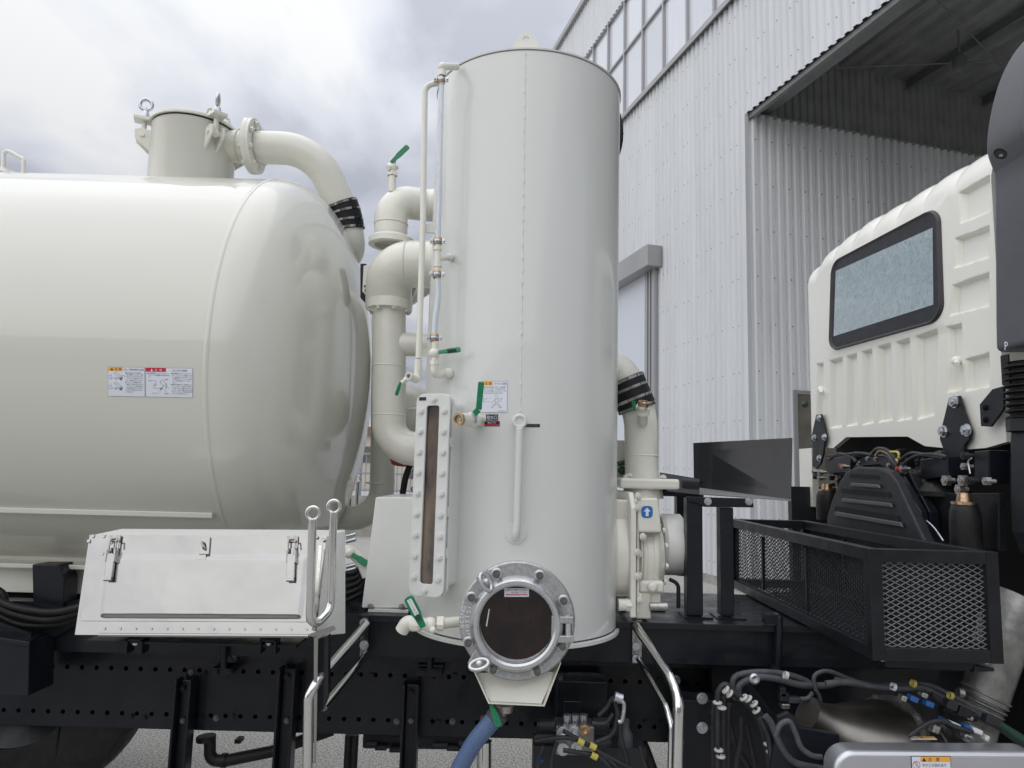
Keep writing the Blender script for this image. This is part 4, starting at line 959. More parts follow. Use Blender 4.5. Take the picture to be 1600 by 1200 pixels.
# ---------------- white enclosure between tank box and column
eY = 2.95
m = M(); A = [P(565, 950, eY), P(690, 950, eY), P(690, 777, eY), P(587, 777, eY)]; bk = V((0, .42, 0)); bk2 = V((.0, .42, 0))
m.pts8([A[0], A[1], A[1] + bk, A[0] + bk, A[3], A[2], A[2] + bk2, A[3] + bk2])
enc = m.build('side_enclosure', 'box_paint', TP, 'plain white tapered sheet box left of the column', bevel=.004)
for x, y in ((579, 948), (628, 948)): hexbolt(enc, P(x, y, eY - .012), (0, 0, 1), .011, 'bolt_steel')
M().bb(P(575, 956, eY - .02), P(640, 950.5, eY + .02)).build('foot_flange', 'box_paint', enc)

# ---------------- stainless tool box
bt, bb_ = 2.50, 2.40
TLq, TRq, BRq, BLq = P(141, 836, bt), P(511, 837, bt), P(494, 994, bb_), P(118, 992, bb_)
def bxp(u, v, out=0.0):      # point on the front plate
    p = (TLq * (1 - u) + TRq * u) * (1 - v) + (BLq * (1 - u) + BRq * u) * v
    return p + bxn * out
bxn = (TRq - TLq).cross(BLq - TLq).normalized(); bxn = bxn if bxn.y < 0 else -bxn
R_bx = None
dz_ = V((0, .42, 0))
m = M(); RB = P(540, 828, 2.62); RB2 = P(540, 957, 2.62)
topb = [TLq + V((.06, .42, .0)), V((RB.x + .03, 2.92, TRq.z))]
m.pts8([BLq - bxn * .004, BRq - bxn * .004, P(540, 990, 2.62), P(205, 985, 2.62), TLq - bxn * .004, TRq - bxn * .004, P(540, 828, 2.62), P(190, 826, 2.62)])
tb = m.build('tool_box', 'box_paint', TP, 'long polished stainless tool box with two latches under the tank', bevel=.003)
m = M(); m.pts8([bxp(0, 1, 0), bxp(1, 1, 0), bxp(1, 1, .004), bxp(0, 1, .004), bxp(0, 0, 0), bxp(1, 0, 0), bxp(1, 0, .004), bxp(0, 0, .004)]); m.build('front_plate', 'stainless', tb)
# door panel with a pressed field
def grid_panel(u0, u1, v0, v1, fn, nu=90, nv=44):
    vs = [bxp(u0 + (u1 - u0) * i / nu, v0 + (v1 - v0) * j / nv, fn(i / nu, j / nv)) for j in range(nv + 1) for i in range(nu + 1)]
    mm = M(); mm.add(vs, [(j * (nu + 1) + i, j * (nu + 1) + i + 1, (j + 1) * (nu + 1) + i + 1, (j + 1) * (nu + 1) + i) for j in range(nv) for i in range(nu)], 0, True)
    vb = [bxp(a, b, .004) for a, b in ((u0, v0), (u1, v0), (u1, v1), (u0, v1))]; vf = [bxp(a, b, .010) for a, b in ((u0, v0), (u1, v0), (u1, v1), (u0, v1))]
    mm.add(vb + vf, [(0, 1, 5, 4), (1, 2, 6, 5), (2, 3, 7, 6), (3, 0, 4, 7)]); return mm
def sst(a, b, x): t = max(0, min(1, (x - a) / (b - a))); return t * t * (3 - 2 * t)
def press(u, v):
    e = sst(.085, .105, u) * sst(.045, .03, 1 - u) if False else sst(.085, .10, u) * (1 - sst(.965, .98, u)) * sst(.24, .28, v) * (1 - sst(.93, .96, v))
    return .0105 + .004 * e + .0012 * math.sin(u * 9 + 1) * math.sin(v * 5) + .0005 * math.sin(u * 31) * math.sin(v * 4 + 2)
grid_panel(.015, .955, .015, .868, press).build('door_panel', 'stainless', tb, sharp=60)
for u, v in ((.006, .07), (.02, .02), (.065, .02), (.10, .085), (.07, .2), (.96, .02), (.99, .05), (.99, .6)): M().cyl(bxp(u, v, .004), bxp(u, v, .014), .006, 12).build('rivet', 'bolt_steel', tb)
for k in range(14): u = .12 + k * .0645; M().cyl(bxp(u, .94, .004), bxp(u, .94, .007), .0045, 10).build('rivet', 'bolt_steel', tb)
m = M(); m.tube([bxp(.10, 1.0, .004), bxp(.97, 1.0, .004)], .006, 10); m.build('hinge_rod', 'stainless', tb)
fl_ = M(); fl_.prism([bxp(1.0, .55, .004), bxp(1.0, .1, .004)] + [bxp(.985, .1, .004), bxp(.98, .9, .004)], bxn * .01) if False else None
for uc in (.120, .868):
    w_ = (TRq - TLq).normalized(); dn = (BLq - TLq).normalized(); dn = (dn - w_ * dn.dot(w_)).normalized(); dn = (dn + w_ * .10).normalized(); R = Matrix((w_, bxn, dn)).transposed()
    c = bxp(uc, .205, .016); ln = lambda a, b, o: c + w_ * a + dn * b + bxn * o
    m = M(); m.box(ln(0, .005, 0), (.034, .003, .05), R); m.box(ln(0, .045, .016), (.024, .004, .085), R); m.tube([ln(-.012, .088, .014), ln(.012, .088, .014)], .006, 8); 
    for s in (-1, 1): m.box(ln(s * .0145, .01, .01), (.003, .022, .04), R); m.box(ln(s * .012, .03, .012), (.002, .012, .1), R)
    m.build('latch', 'stainless', tb)
    m = M(); m.tube(fillet([ln(-.011, .005, .018), ln(-.011, -.05, .010), ln(.011, -.05, .010), ln(.011, .005, .018)], .006), .0028, 8); m.box(ln(0, -.052, .002), (.036, .006, .02), R); m.tube(fillet([ln(.008, -.035, .014), ln(.02, -.05, .016), ln(.022, -.02, .016)], .004), .0022, 6); m.build('latch_hook', 'bolt_steel', tb)
c = bxp(.497, .12, .014); m = M(); m.box(c, (.034, .008, .06), R); m.build('hasp', 'stainless', tb, bevel=.002); M().tube(fillet([c + bxn * .004 + dn * -.01 - w_ * .004, c + bxn * .018 - dn * .01 - w_ * .004, c + bxn * .018 + dn * .012 + w_ * .002, c + bxn * .004 + dn * .012 + w_ * .002], .004), .0035, 8).build('staple', 'bolt_steel', tb)
m = M(); m.box(bxp(.485, .23, .013), (.036, .004, .022), R); m.build('hasp_plate', 'stainless', tb)
m = M(); m.prism([P(498, 852, 2.44), P(503, 852, 2.44), P(492, 985, 2.39), P(487, 985, 2.39)], (0, .01, 0)); m.build('edge_strip', 'chrome_pipe', tb)
M().bb(P(133, 1004, 2.50), P(478, 996, 2.62)).build('support_angle', 'frame_black', tb)
for x in (209, 418):
    m = M(); c = P(x, 1008, 2.49); m.bb(c + V((-.028, 0, -.03)), c + V((-.022, .05, .02))).bb(c + V((.022, 0, -.03)), c + V((.028, .05, .02))).bb(c + V((-.028, 0, .012)), c + V((.028, .05, .018))); k_ = m.build('u_bracket', 'frame_black', tb); hexbolt(k_, c + V((0, .01, .006)), (0, 0, -1), .009, 'zinc')

# ---------------- polished grab rails with rings
def rail(pts, rr, name, label, group=None, rings=((0,), (-1,)), Rr=None, mt='chrome_pipe'):
    m = M().tube(pts, rr, 18); o = m.build(name, mt, TP, label)
    for idx, q in rings:
        M().torus(q + V((0, 0, Rr)), (0.1, -1, 0), Rr, rr * .42, 28, 10).lathe([(rr * .9, -.012), (rr * .9, -.002), (rr * .4, .004)], q, (0, 0, 1), 14).build('ring', 'chrome_pipe', o)
    return o
a0, a1, a2, a3 = P(488.5, 812, 2.33), P(483.5, 987, 2.33), P(517, 952, 2.41), P(521, 801, 2.41)
rail(fillet([a0, a1, a2, a3], .05, 8), S(6.4, 2.33), 'grab_rail', 'polished steel U shaped grab rail with two rings beside the tool box', rings=((0, a0), (3, a3)), Rr=S(9.6, 2.36))
b0, b1, b2, b3 = P(547, 753, 4.9), P(545, 822, 4.9), P(555, 815, 5.1), P(559, 753, 5.1)
rail(fillet([b0, b1, b2, b3], .03, 6), S(3.2, 4.9), 'grab_rail', 'far side polished grab rail glimpsed behind the tank end', rings=((0, b0), (3, b3)), Rr=S(4.6, 5.0))
# step ladder: stainless bracket and rails, left and right
m = M(); m.prism([P(480, 992, 2.36), P(520, 978, 2.36), P(524, 984, 2.36), P(497, 998, 2.36)], (0, .012, 0)); m.pts8([P(490, 1192, 2.36), P(494, 1192, 2.36), P(494, 1192, 2.50), P(490, 1192, 2.50), P(490.5, 994, 2.36), P(497, 994, 2.36), P(497, 994, 2.50), P(490.5, 994, 2.50)])
m.build('step_bracket', 'stainless', TP, 'thin upright polished strip under the left grab rail')
M().prism([P(497, 1000, 2.40), P(513, 992, 2.40), P(513, 1085, 2.40), P(505, 1110, 2.40), P(497, 1112, 2.40)], (0, .03, 0)).build('step_plate', 'gloss_black', TP)
m = M().tube(fillet([P(480, 1260, 2.36), P(482, 1090, 2.36), P(494, 1066, 2.37), P(572, 976, 2.78)], .05), S(7.5, 2.36), 20)
m.tube([P(505, 1105, 2.42), P(573, 1022, 2.82)], S(6, 2.5), 18)
m.tube(fillet([P(479, 1260, 2.40), P(480, 1150, 2.40), P(484, 1130, 2.40)], .02), S(5, 2.4), 12)
lr = m.build('ladder_rail', 'chrome_pipe', TP, 'polished bent ladder rail left of the column')
m = M().bb(P(562, 1026, 2.86), P(577, 962, 2.87)); m.build('rail_bracket', 'stainless', lr); hexbolt(lr, P(569, 973, 2.855), (0, -1, 0), .014, 'zinc'); hexbolt(lr, P(569, 1008, 2.855), (0, -1, 0), .014, 'zinc')
m = M().tube(fillet([P(994, 979, 2.86), P(1047, 1058, 2.55), P(1061, 1092, 2.48), P(1057, 1260, 2.45)], .09), S(8, 2.5), 20)
m.tube(fillet([P(998, 1030, 2.86), P(1042, 1106, 2.56), P(1050, 1135, 2.53), P(1047, 1260, 2.5)], .06), S(5.2, 2.5), 18)
lr2 = m.build('ladder_rail', 'chrome_pipe', TP, 'polished bent ladder rail right of the column')
M().bb(P(988, 1036, 2.885), P(1002, 968, 2.895)).build('rail_bracket', 'stainless', lr2); hexbolt(lr2, P(994, 1010, 2.88), (0, -1, 0), .012, 'zinc'); hexbolt(lr2, P(994, 1029, 2.88), (0, -1, 0), .012, 'zinc')

# ---------------- chassis: side rail with two rows of holes
CHY = 3.25
zt_, zb_ = P(600, 1026, CHY).z, P(600, 1147, CHY).z
zr1, zr2 = P(600, 1055, CHY).z, P(600, 1125, CHY).z
pitch_h = S(22, CHY); hr_ = S(3.4, CHY); hw = S(8, CHY)
m = M()
def strip(z0, z1):
    m.add([(-4, CHY, z0), (3.6, CHY, z0), (3.6, CHY, z1), (-4, CHY, z1)], [(0, 1, 2, 3)])
strip(zb_, zr2 - hw); strip(zr2 + hw, zr1 - hw); strip(zr1 + hw, zt_)
nh = int(7.4 / pitch_h)
for zc in (zr1, zr2):
    xprev = -4.0
    for k in range(nh):
        xc = -3.95 + pitch_h * (k + .5)
        m.add([(xprev, CHY, zc - hw), (xc - hw, CHY, zc - hw), (xc - hw, CHY, zc + hw), (xprev, CHY, zc + hw)], [(0, 1, 2, 3)]); xprev = xc + hw
        vs = []; 
        for a in range(16):
            t_ = 2 * math.pi * a / 16; c_, s__ = math.cos(t_), math.sin(t_); q = hw / max(abs(c_), abs(s__)); vs.append((xc + c_ * q, CHY, zc + s__ * q))
        vs += [(xc + math.cos(2 * math.pi * a / 16) * hr_, CHY, zc + math.sin(2 * math.pi * a / 16) * hr_) for a in range(16)]
        vs += [(x, y + .008, z) for x, y, z in vs[16:]]
        m.add(vs, [(a, (a + 1) % 16, 16 + (a + 1) % 16, 16 + a) for a in range(16)] + [(16 + a, 16 + (a + 1) % 16, 32 + (a + 1) % 16, 32 + a) for a in range(16)])
    m.add([(xprev, CHY, zc - hw), (3.6, CHY, zc - hw), (3.6, CHY, zc + hw), (xprev, CHY, zc + hw)], [(0, 1, 2, 3)])
m.tube([(-4, CHY + .012, zt_), (3.6, CHY + .012, zt_)], .012, 12)
m.bb((-4, CHY + .012, zt_ - .008), (3.6, CHY + .09, zt_ + .012)).bb((-4, CHY + .012, zb_ - .008), (3.6, CHY + .09, zb_ + .002))
chs = m.build('chassis_rail', 'frame_black', TP, 'long black chassis rail with two rows of holes', fixn=False)
M().bb((-4, CHY + .10, zb_ + .004), (3.6, CHY + .11, zt_ - .004)).build('hole_dark_backing', 'frame_black', chs)  # added plate: shuts out the daylight so the rail holes look dark
m = M(); m.bb((-4, 4.2, zb_), (3.6, 4.21, zt_)); m.build('chassis_rail', 'frame_black', TP)
for x in (-3.4, -2.2, -1.0, .3, 1.5): M().bb((x, CHY + .02, zb_ + .05), (x + .09, 4.2, zt_ - .05)).build('cross_member', 'frame_black', TP)
for px, py in ((289, 1121), (316, 1122), (338, 1122), (558, 1055), (580, 1055), (299, 1051), (320, 1051), (364, 1119), (620, 1127), (641, 1128), (685, 1128), (711, 1055), (733, 1054), (755, 1122), (707, 1127), (1029, 1063), (1033, 1130), (1009, 1128), (205, 1119), (226, 1121)):
    hexbolt(chs, P(px, py, CHY), (0, -1, 0), .011, random.choice(['frame_black', 'bolt_dark', 'frame_black']))
# slotted brackets under the sub frame
for px, w_ in ((350, 20), (672, 22)):
    m = M(); m.cyl(P(px, 1004, 3.1), P(px, 1045, 3.1), S(5, 3.1), 12); m.bb(P(px - w_, 1058, 3.16), P(px + w_, 1036, 3.24)); m.prism([P(px - w_ + 2, 1036, 3.17), P(px + w_, 1036, 3.17), P(px + 6, 1020, 3.17), P(px - 8, 1020, 3.17)], (0, .05, 0)); k_ = m.build('mounting_bracket', 'frame_black', TP, bevel=.004)
    for s in (-12, 10): hexbolt(k_, P(px + s, 1050, 3.16), (0, -1, 0), .012, 'frame_black')
# sub frame above the chassis rail
sfY = 2.90
m = M(); z1_, z0_ = P(700, 962, sfY).z, P(700, 1016, sfY + .12).z
m.bb((P(516, 960, sfY).x, sfY, z0_), (3.2, sfY + .012, z1_ - .01)).bb((P(516, 960, sfY).x, sfY - .03, z1_ - .01), (3.2, 3.6, z1_)).bb((P(516, 960, sfY).x, sfY - .03, z1_ - .025), (3.2, sfY - .022, z1_ - .01))
sub = m.build('sub_frame', 'frame_black', TP, 'black sub frame beam under column and basket', bevel=.002)
M().bb((-4, 3.12, zt_ + .02), (3.2, 3.2, z1_ - .03)).build('sub_frame', 'frame_black', TP)
M().bb((P(138, 960, 2.95).x, 2.95, z1_ - .14), (P(516, 960, sfY).x, 3.0, z1_ - .02)).build('side_member', 'frame_black', sub)
m = M(); m.tube(fillet([P(1205, 962, 2.88), P(1218, 962, 2.86), P(1216, 1040, 2.86), P(1208, 1044, 2.88)], .02), S(5.5, 2.87), 12); m.build('u_bolt', 'frame_black', sub)
M().bb(P(1196, 975, 2.85), P(1212, 958, 2.89)).build('u_bolt_cap', 'frame_black', sub)
m = M(); m.tube([P(880, 1036, 3.2), P(1700, 1054, 3.2)], .009, 10); m.build('side_tube', 'cable_grey', TP)
# hanging channel posts
for x0, x1, yt in ((272, 299, 1063), (434, 462, 1045), (629, 655, 1070)):
    m = M(); Yp = 3.16; t_ = S(4, Yp)
    a_ = P(x0, yt, Yp); b_ = P(x1, yt, Yp); zb = .35
    m.bb((a_.x, Yp, zb), (a_.x + t_, Yp + .07, a_.z)).bb((b_.x - t_, Yp, zb), (b_.x, Yp + .07, a_.z)).bb((a_.x + t_, Yp + .045, zb), (b_.x - t_, Yp + .055, a_.z - .01))
    k_ = m.build('hanging_post', 'frame_black', TP, bevel=.004)
    hexbolt(k_, P((x0 + x1) / 2, 1126, Yp + .04), (0, -1, 0), .010, 'bolt_dark'); hexbolt(k_, P((x0 + x1) / 2, yt + 12, Yp + .04), (0, -1, 0), .012, 'frame_black')
# brake pipe under the rail
m = M().tube(fillet([P(328, 1150, 3.3), P(328, 1187, 3.3), P(350, 1189, 3.3), P(425, 1174, 3.35), P(520, 1140, 3.4)], .05), S(8.5, 3.3), 18); m.lathe([(S(10, 3.3), -.01), (S(10, 3.3), .01)], P(350, 1188, 3.3), (1, 0, 0), 16)
m.cyl(P(322, 1150, 3.3), P(322, 1157, 3.3), S(14, 3.3), 16); m.build('air_pipe', 'rubber', TP, 'black bent air pipe below the chassis rail')
M().bb(P(366, 1162, 3.4), P(382, 1150, 3.45)).build('bump_stop', 'rubber', TP)
for x in (541, 551): M().tube([P(x + 4, 1148, 3.35), P(x - 2, 1260, 3.35)], S(5.5, 3.35), 12).build('hanging_hose', 'rubber', TP)
m = M(); 
for k, (x, y) in enumerate(((585, 1158), (600, 1163), (622, 1166), (690, 1160), (712, 1164), (730, 1157))): m.bb(P(x - 14, y + 6, 3.6), P(x + 14, y - 14, 3.8))
m.tube([P(570, 1152, 3.7), P(740, 1154, 3.7)], .05, 12); m.build('prop_shaft', 'brass' if False else 'plastic_dark', TP, 'dark drive shaft parts just under the rail')
# spare wheel behind the rail, lower left
wc_ = P(42, 1042, 3.42); RWH = S(188, 3.45)
sw = M().lathe([(RWH * .55, -.11), (RWH * .86, -.125), (RWH * .97, -.10), (RWH, -.05), (RWH, .05), (RWH * .97, .10), (RWH * .86, .125), (RWH * .55, .11), (RWH * .55, -.11)], wc_, (0, 1, 0), 72).build('spare_wheel', 'rubber', TP, 'black tyre carried upright inside the chassis, lower left')
M().lathe([(0, -.03), (RWH * .3, -.03), (RWH * .5, -.08), (RWH * .56, -.10), (RWH * .56, .10), (0, .05)], wc_, (0, 1, 0), 48).build('rim', 'frame_black', sw)
# lower left rear corner: bracket box, hoses, support post
m = M(); m.prism([P(-20, 1000, 2.95), P(46, 1004, 2.95), P(44, 1088, 2.95), P(-20, 1086, 2.95)], (0, .16, 0)); k_ = m.build('bracket_box', 'frame_black', TP, 'black box bracket at the lower left edge', bevel=.004)
m = M(); m.pts8([P(-20, 1000, 2.93), P(46, 1010, 2.93), P(78, 992, 3.15), P(-20, 950, 3.1), P(-20, 994, 2.93), P(46, 1003, 2.93), P(78, 985, 3.15), P(-20, 944, 3.1)]); m.build('box_lip', 'frame_black', k_, bevel=.002)
M().prism([P(-20, 965, 3.0), P(48, 990, 3.0), P(48, 1003, 3.0), P(-20, 1002, 3.0)], (0, .012, 0)).build('gusset', 'frame_black', k_)
M().prism([P(50, 882, 3.1), P(92, 882, 3.1), P(100, 905, 3.1), P(98, 960, 3.1), P(52, 960, 3.1)], (0, .10, 0)).build('tank_support', 'frame_black', TP, 'black post carrying the tank at the left', bevel=.004)
M().prism([P(-40, 930, 3.3), P(140, 930, 3.3), P(140, 1030, 3.3), P(-40, 1030, 3.3)], (0, .05, 0)).build('inner_beam', 'frame_black', TP)
for k, q in enumerate((((-20, 925), (12, 945), (60, 955), (95, 955), (135, 945)), ((-20, 938), (20, 958), (70, 968), (105, 962), (140, 948)), ((-20, 950), (30, 975), (90, 975), (125, 962), (150, 950)), ((-20, 915), (4, 930), (10, 960), (30, 972)))):
    M().tube(smooth_path([P(x, y, 3.02 + .02 * k) for x, y in q], 6), S(5.5 + k % 2, 3.0), 12).build('hydraulic_hose', 'rubber', TP)
M().prism([P(45, 1000, 3.1), P(70, 978, 3.1), P(128, 950, 3.1), P(128, 972, 3.1), P(60, 1010, 3.1)], (0, .03, 0)).build('angle_bar', 'frame_black', TP)
m = M(); m.bb(P(80, 1260, 3.3), P(112, 1035, 3.36)); m.build('hanging_post', 'frame_black', TP, bevel=.004)
M().bb(P(-40, 1240, 3.5), P(110, 1090, 3.6)).build('mud_flap', 'rubber', TP)
# hoses and clamps between tool box and enclosure
m = M(); m.tube(fillet([P(530, 861, 3.0), P(548, 860, 3.0), P(566, 878, 3.0), P(575, 900, 3.0)], .04), S(9, 3.0), 18); m.ball(P(546, 863, 2.98), S(9, 3)); k_ = m.build('box_valve', 'cream_paint', TP, 'cream elbow valve with drooping green lever behind the tool box')
lever(k_, P(553, 868, 2.96), P(574, 882, 2.96), S(10, 3), up=(0, -1, .3))
m = M()
for k in range(5): M().tube(smooth_path([P(538, 896 + k * 11, 3.1), P(556 + k, 893 + k * 9, 3.1), P(570 - k, 870 + k * 13, 3.12)], 5), S(4, 3.1), 10).build('hydraulic_hose', 'rubber', TP)
for y in (838, 846, 886, 892): M().tube([P(541, y, 3.15), P(556, y - 4, 3.15)], S(3.4, 3.15), 12).build('hose_fitting', 'zinc', TP)
M().prism([P(536, 893, 3.3), P(580, 893, 3.3), P(580, 955, 3.3), P(536, 955, 3.3)], (0, .02, 0)).build('cover_plate', 'frame_black', TP)
M().bb(P(520, 958, 2.9), P(640, 951, 3.3)).build('deck_plate', 'frame_black', TP)

# ---------------- blower pump right of the column
bY = 3.05; bx = (1, 0, 0)
pc = P(1000, 865, bY)
def xa(px, py=865, Y=bY - .19): return P(px, py, Y).x
m = M()
def drum(m, x0, x1, r, cy_=865, Yc=bY, rnd_=.012):
    c = P(1000, cy_, Yc); X0, X1 = xa(x0), xa(x1)
    m.lathe([(0, X0 - c.x), (r - rnd_, X0 - c.x), (r, X0 - c.x + rnd_), (r, X1 - c.x - rnd_), (r - rnd_, X1 - c.x), (0, X1 - c.x)], c, bx, 56)
m.bb((xa(966), bY - .13, P(1000, 925, bY).z), (xa(990), bY + .2, P(1000, 780, bY).z))
drum(m, 960, 988, S(72, bY)); drum(m, 997, 1046, S(57, bY), 868, bY, .035)
pump = m.build('vacuum_pump', 'cream_paint', TP, 'cream vacuum pump casing with blue arrow sign right of the column', bevel=.006)
m = M(); z_ = lambda y: P(1000, y, bY).z
m.prism([(xa(984), bY - .21, z_(950)), (xa(984), bY - .21, z_(790)), (xa(984), bY - .14, z_(768)), (xa(984), bY + .2, z_(768)), (xa(984), bY + .26, z_(800)), (xa(984), bY + .26, z_(950))], (xa(993) - xa(984), 0, 0)); m.build('pump_flange', 'cream_paint', pump, bevel=.005)
m = M(); m.prism([(xa(995), bY - .19, z_(945)), (xa(995), bY - .19, z_(800)), (xa(995), bY - .12, z_(778)), (xa(995), bY + .2, z_(778)), (xa(995), bY + .2, z_(945))], (xa(999) - xa(995), 0, 0)); m.build('pump_flange', 'cream_paint', pump, bevel=.004)
m = M(); Y_ = bY - .20
m.pts8([P(997, 832, Y_), P(1034, 832, Y_), P(1034, 832, Y_ + .3), P(997, 832, Y_ + .3), P(995, 778, Y_), P(1028, 778, Y_), P(1028, 778, Y_ + .3), P(995, 778, Y_ + .3)]); m.build('pump_throat', 'cream_paint', pump, bevel=.008)
for (x, y) in ((995, 773), (1003, 832), (999, 924), (995, 790), (995, 855), (995, 890)): hexbolt(pump, (xa(x), bY - .205, z_(y)), (.6, -.8, 0), .013)
for y in (800, 830, 860, 890, 920): hexbolt(pump, (xa(999) + .002, bY - .165, z_(y)), (1, 0, 0), .012)
for a_ in range(10):
    an = a_ * math.pi / 5 + .2; c0_ = P(1000, 868, bY); hexbolt(pump, (xa(1046), c0_.y + math.cos(an) * S(46, bY), c0_.z + math.sin(an) * S(46, bY)), (1, 0, 0), .011)
m = M()
for x_ in (1006, 1016, 1026): m.lathe([(S(57, bY), -.003), (S(58.2, bY), -.002), (S(58.2, bY), .002), (S(57, bY), .003)], (xa(x_), bY, P(1000, 868, bY).z), bx, 56)
m.build('cooling_rib', 'cream_paint', pump)
m = M(); m.bb((xa(1000), bY - .17, z_(916)), (xa(1040), bY + .1, z_(898))); m.cyl((xa(1020), bY - .17, z_(906)), (xa(1020), bY - .20, z_(906)), .02, 20); m.build('oil_sump', 'cream_paint', pump, bevel=.01)
m = M(); m.tube(fillet([P(1046, 905, bY - .1), P(1060, 912, bY - .1), P(1060, 950, bY - .1)], .03), .008, 10); m.build('oil_line', 'rubber', pump)
xa_ = xa; xa = lambda px, py=865, Y=bY + .06: P(px, py, Y).x
m = M(); drum(m, 1034, 1069, S(46, bY + .1), 849, bY + .1); xa = xa_; m.lathe([(S(43.6, bY + .1), 0), (S(44.6, bY + .1), .003), (S(43.6, bY + .1), .006)], P(1060, 849, bY + .1), bx, 48); m.build('end_drum', 'box_paint', pump)
m = M(); m.bb((xa(996), bY - .16, z_(955)), (xa(1020), bY - .05, z_(915))).bb((xa(1018), bY - .15, z_(940)), (xa(1036), bY - .03, z_(912))); m.build('pump_foot', 'cream_paint', pump, bevel=.006)
M().cyl(P(1015, 948, bY - .2), P(1042, 948, bY - .2), S(6, bY), 16).build('foot_bolt', 'bolt_steel', pump)
M().cyl(P(966, 945, 2.86), P(980, 945, 2.86), S(9, 2.86), 18).lathe([(S(10, 2.86), 0), (S(10, 2.86), .02)], P(978, 945, 2.86), bx, 6, sm=False).build('side_plug', 'cream_paint', pump)
M().bb((xa(985), bY + .05, z_(1000)), (xa(1060), bY + .3, z_(955))).build('pump_base', 'frame_black', pump)
arrY = Y_ - .0015; surfA = lambda px, py: (P(px, py, Y_), V((0, -1, 0)))
st = Sticker([(1002, 790.5), (1020, 790.5), (1020, 809.5), (1002, 809.5)], surfA)
def blob(st, cx_, cy_, rx, ry, mi, lay, n=28, p=3.2):
    vs = [st.at(cx_ + rx * abs(math.cos(a)) ** (2 / p) * math.copysign(1, math.cos(a)), cy_ + ry * abs(math.sin(a)) ** (2 / p) * math.copysign(1, math.sin(a)), lay) for a in [2 * math.pi * k / n for k in range(n)]]
    st.m.add(vs, [tuple(range(n))], mi)
blob(st, .5, .5, .5, .5, 7, 0)
st.m.add([st.at(u, v, 2) for u, v in ((.5, .14), (.80, .46), (.62, .46), (.62, .84), (.38, .84), (.38, .46), (.20, .46))], [(0, 1, 6), (2, 3, 4, 5)], 0)
st.build('arrow_sign', SM, pump, 'blue round sign with white upward arrow')
# discharge pipe with sleeve
r5 = S(26, bY + .1); Y5 = bY + .12
m = M(); dpath = fillet([P(900, 575, Y5 + .05), P(968, 572, Y5), P(1001, 650, Y5), P(1003, 760, Y5)], [0, .10, .3, 0], 14); m.tube(dpath, r5, 40)
m.lathe([(r5, 0), (r5 + .003, .004), (r5, .008)], P(1003, 713, Y5), (0, 0, 1), 40)
dp = m.build('discharge_pipe', 'cream_paint', TP, 'cream pipe rising from the pump into the column')
m = M(); m.bb(P(969, 763, Y5 - .14), P(1043, 748, Y5 + .10)); m.build('pipe_flange', 'cream_paint', dp, bevel=.01)
for x, y in ((979, 747), (1036, 747), (983, 744)): hexbolt(dp, P(x, y, Y5 - .1), (0, 0, 1), .014)
M().cyl(P(1004, 778, Y5 - .02), P(1004, 763, Y5 - .02), S(32, Y5), 32, r2=S(29, Y5)).build('pipe_neck', 'cream_paint', dp)
sleeve(dp, dpath, 592, 640, r5 + .012, 4)
m = M(); m.cyl(P(1004, 660, Y5 - r5), P(1004, 633, Y5 - r5 - .10), S(8, Y5), 20); m.lathe([(S(10, Y5), 0), (S(10, Y5), .03), (S(8, Y5), .034)], P(1004, 648, Y5 - r5 - .06), (0, -.35, 1), 20)
m.cyl(P(1002, 636, Y5 - r5 - .08), P(992, 636, Y5 - r5 - .08), S(3.5, Y5), 12); k_ = m.build('relief_valve', 'cream_paint', dp); M().lathe([(S(5.5, Y5), .0), (S(8.2, Y5), .0), (S(8.2, Y5), .018), (S(5.5, Y5), .018), (S(5.5, Y5), 0)], P(1005, 634, Y5 - r5 - .10), (.1, -.45, 1), 20).build('valve_mouth', 'brass', dp)
lever(dp, P(991, 640, Y5 - r5 - .09), P(990, 626, Y5 - r5 - .09), S(6, Y5), up=(-.6, -1, 0))
M().bb(P(940, 760, Y5 + .1), P(985, 690, Y5 + .2)).build('rear_bracket', 'cream_paint', dp)
M().tube([P(965, 725, Y5 + .05), P(978, 722, Y5 + .05)], .012, 10).ball(P(972, 735, Y5 + .05), .02).build('switch', 'dark_green', dp)

# ---------------- black post frame with tray
fY = 2.98
def post(x0, x1, y0, y1, Yp, dep=.06):
    a_, b_ = P(x0, y1, Yp), P(x1, y1, Yp); zt2 = P((x0 + x1) / 2, y0, Yp).z
    return M().bb((a_.x, Yp, a_.z), (b_.x, Yp + dep, zt2))
pf = post(1074, 1099, 778, 962, fY).build('support_post', 'frame_black', TP, 'thick upright black post nearest the pump', bevel=.004)
M().bb(P(1070, 964, fY - .02), P(1102, 960, fY + .1)).build('foot_plate', 'frame_black', pf)
pf2 = post(1127, 1148, 793, 963, fY).build('support_post', 'frame_black', TP, 'second upright black post beside the mesh basket', bevel=.004)
M().bb(P(1122, 966, fY - .02), P(1152, 962, fY + .1)).build('foot_plate', 'frame_black', pf2)
m = post(1058, 1073, 770, 900, 3.5); m.build('support_post', 'frame_black', TP, bevel=.003)
m = M(); m.prism([P(1073, 776, fY - .012), P(1176, 779, fY - .012), P(1178, 793, fY - .012), P(1100, 792, fY - .012), P(1090, 786, fY - .012), P(1073, 783, fY - .012)], (0, .012, 0)); cr_ = m.build('cross_plate', 'frame_black', TP, bevel=.002)
for x in (1106, 1170): hexbolt(cr_, P(x, 783.5, fY - .012), (0, -1, 0), .0125, 'zinc')
ty0, ty1 = 3.0, 3.55
m = M()
A_, B_, C_, D_ = P(1083, 692, ty1), P(1238, 683, ty0 + .1), P(1235, 783, ty0 + .02), P(1084, 760, ty1)
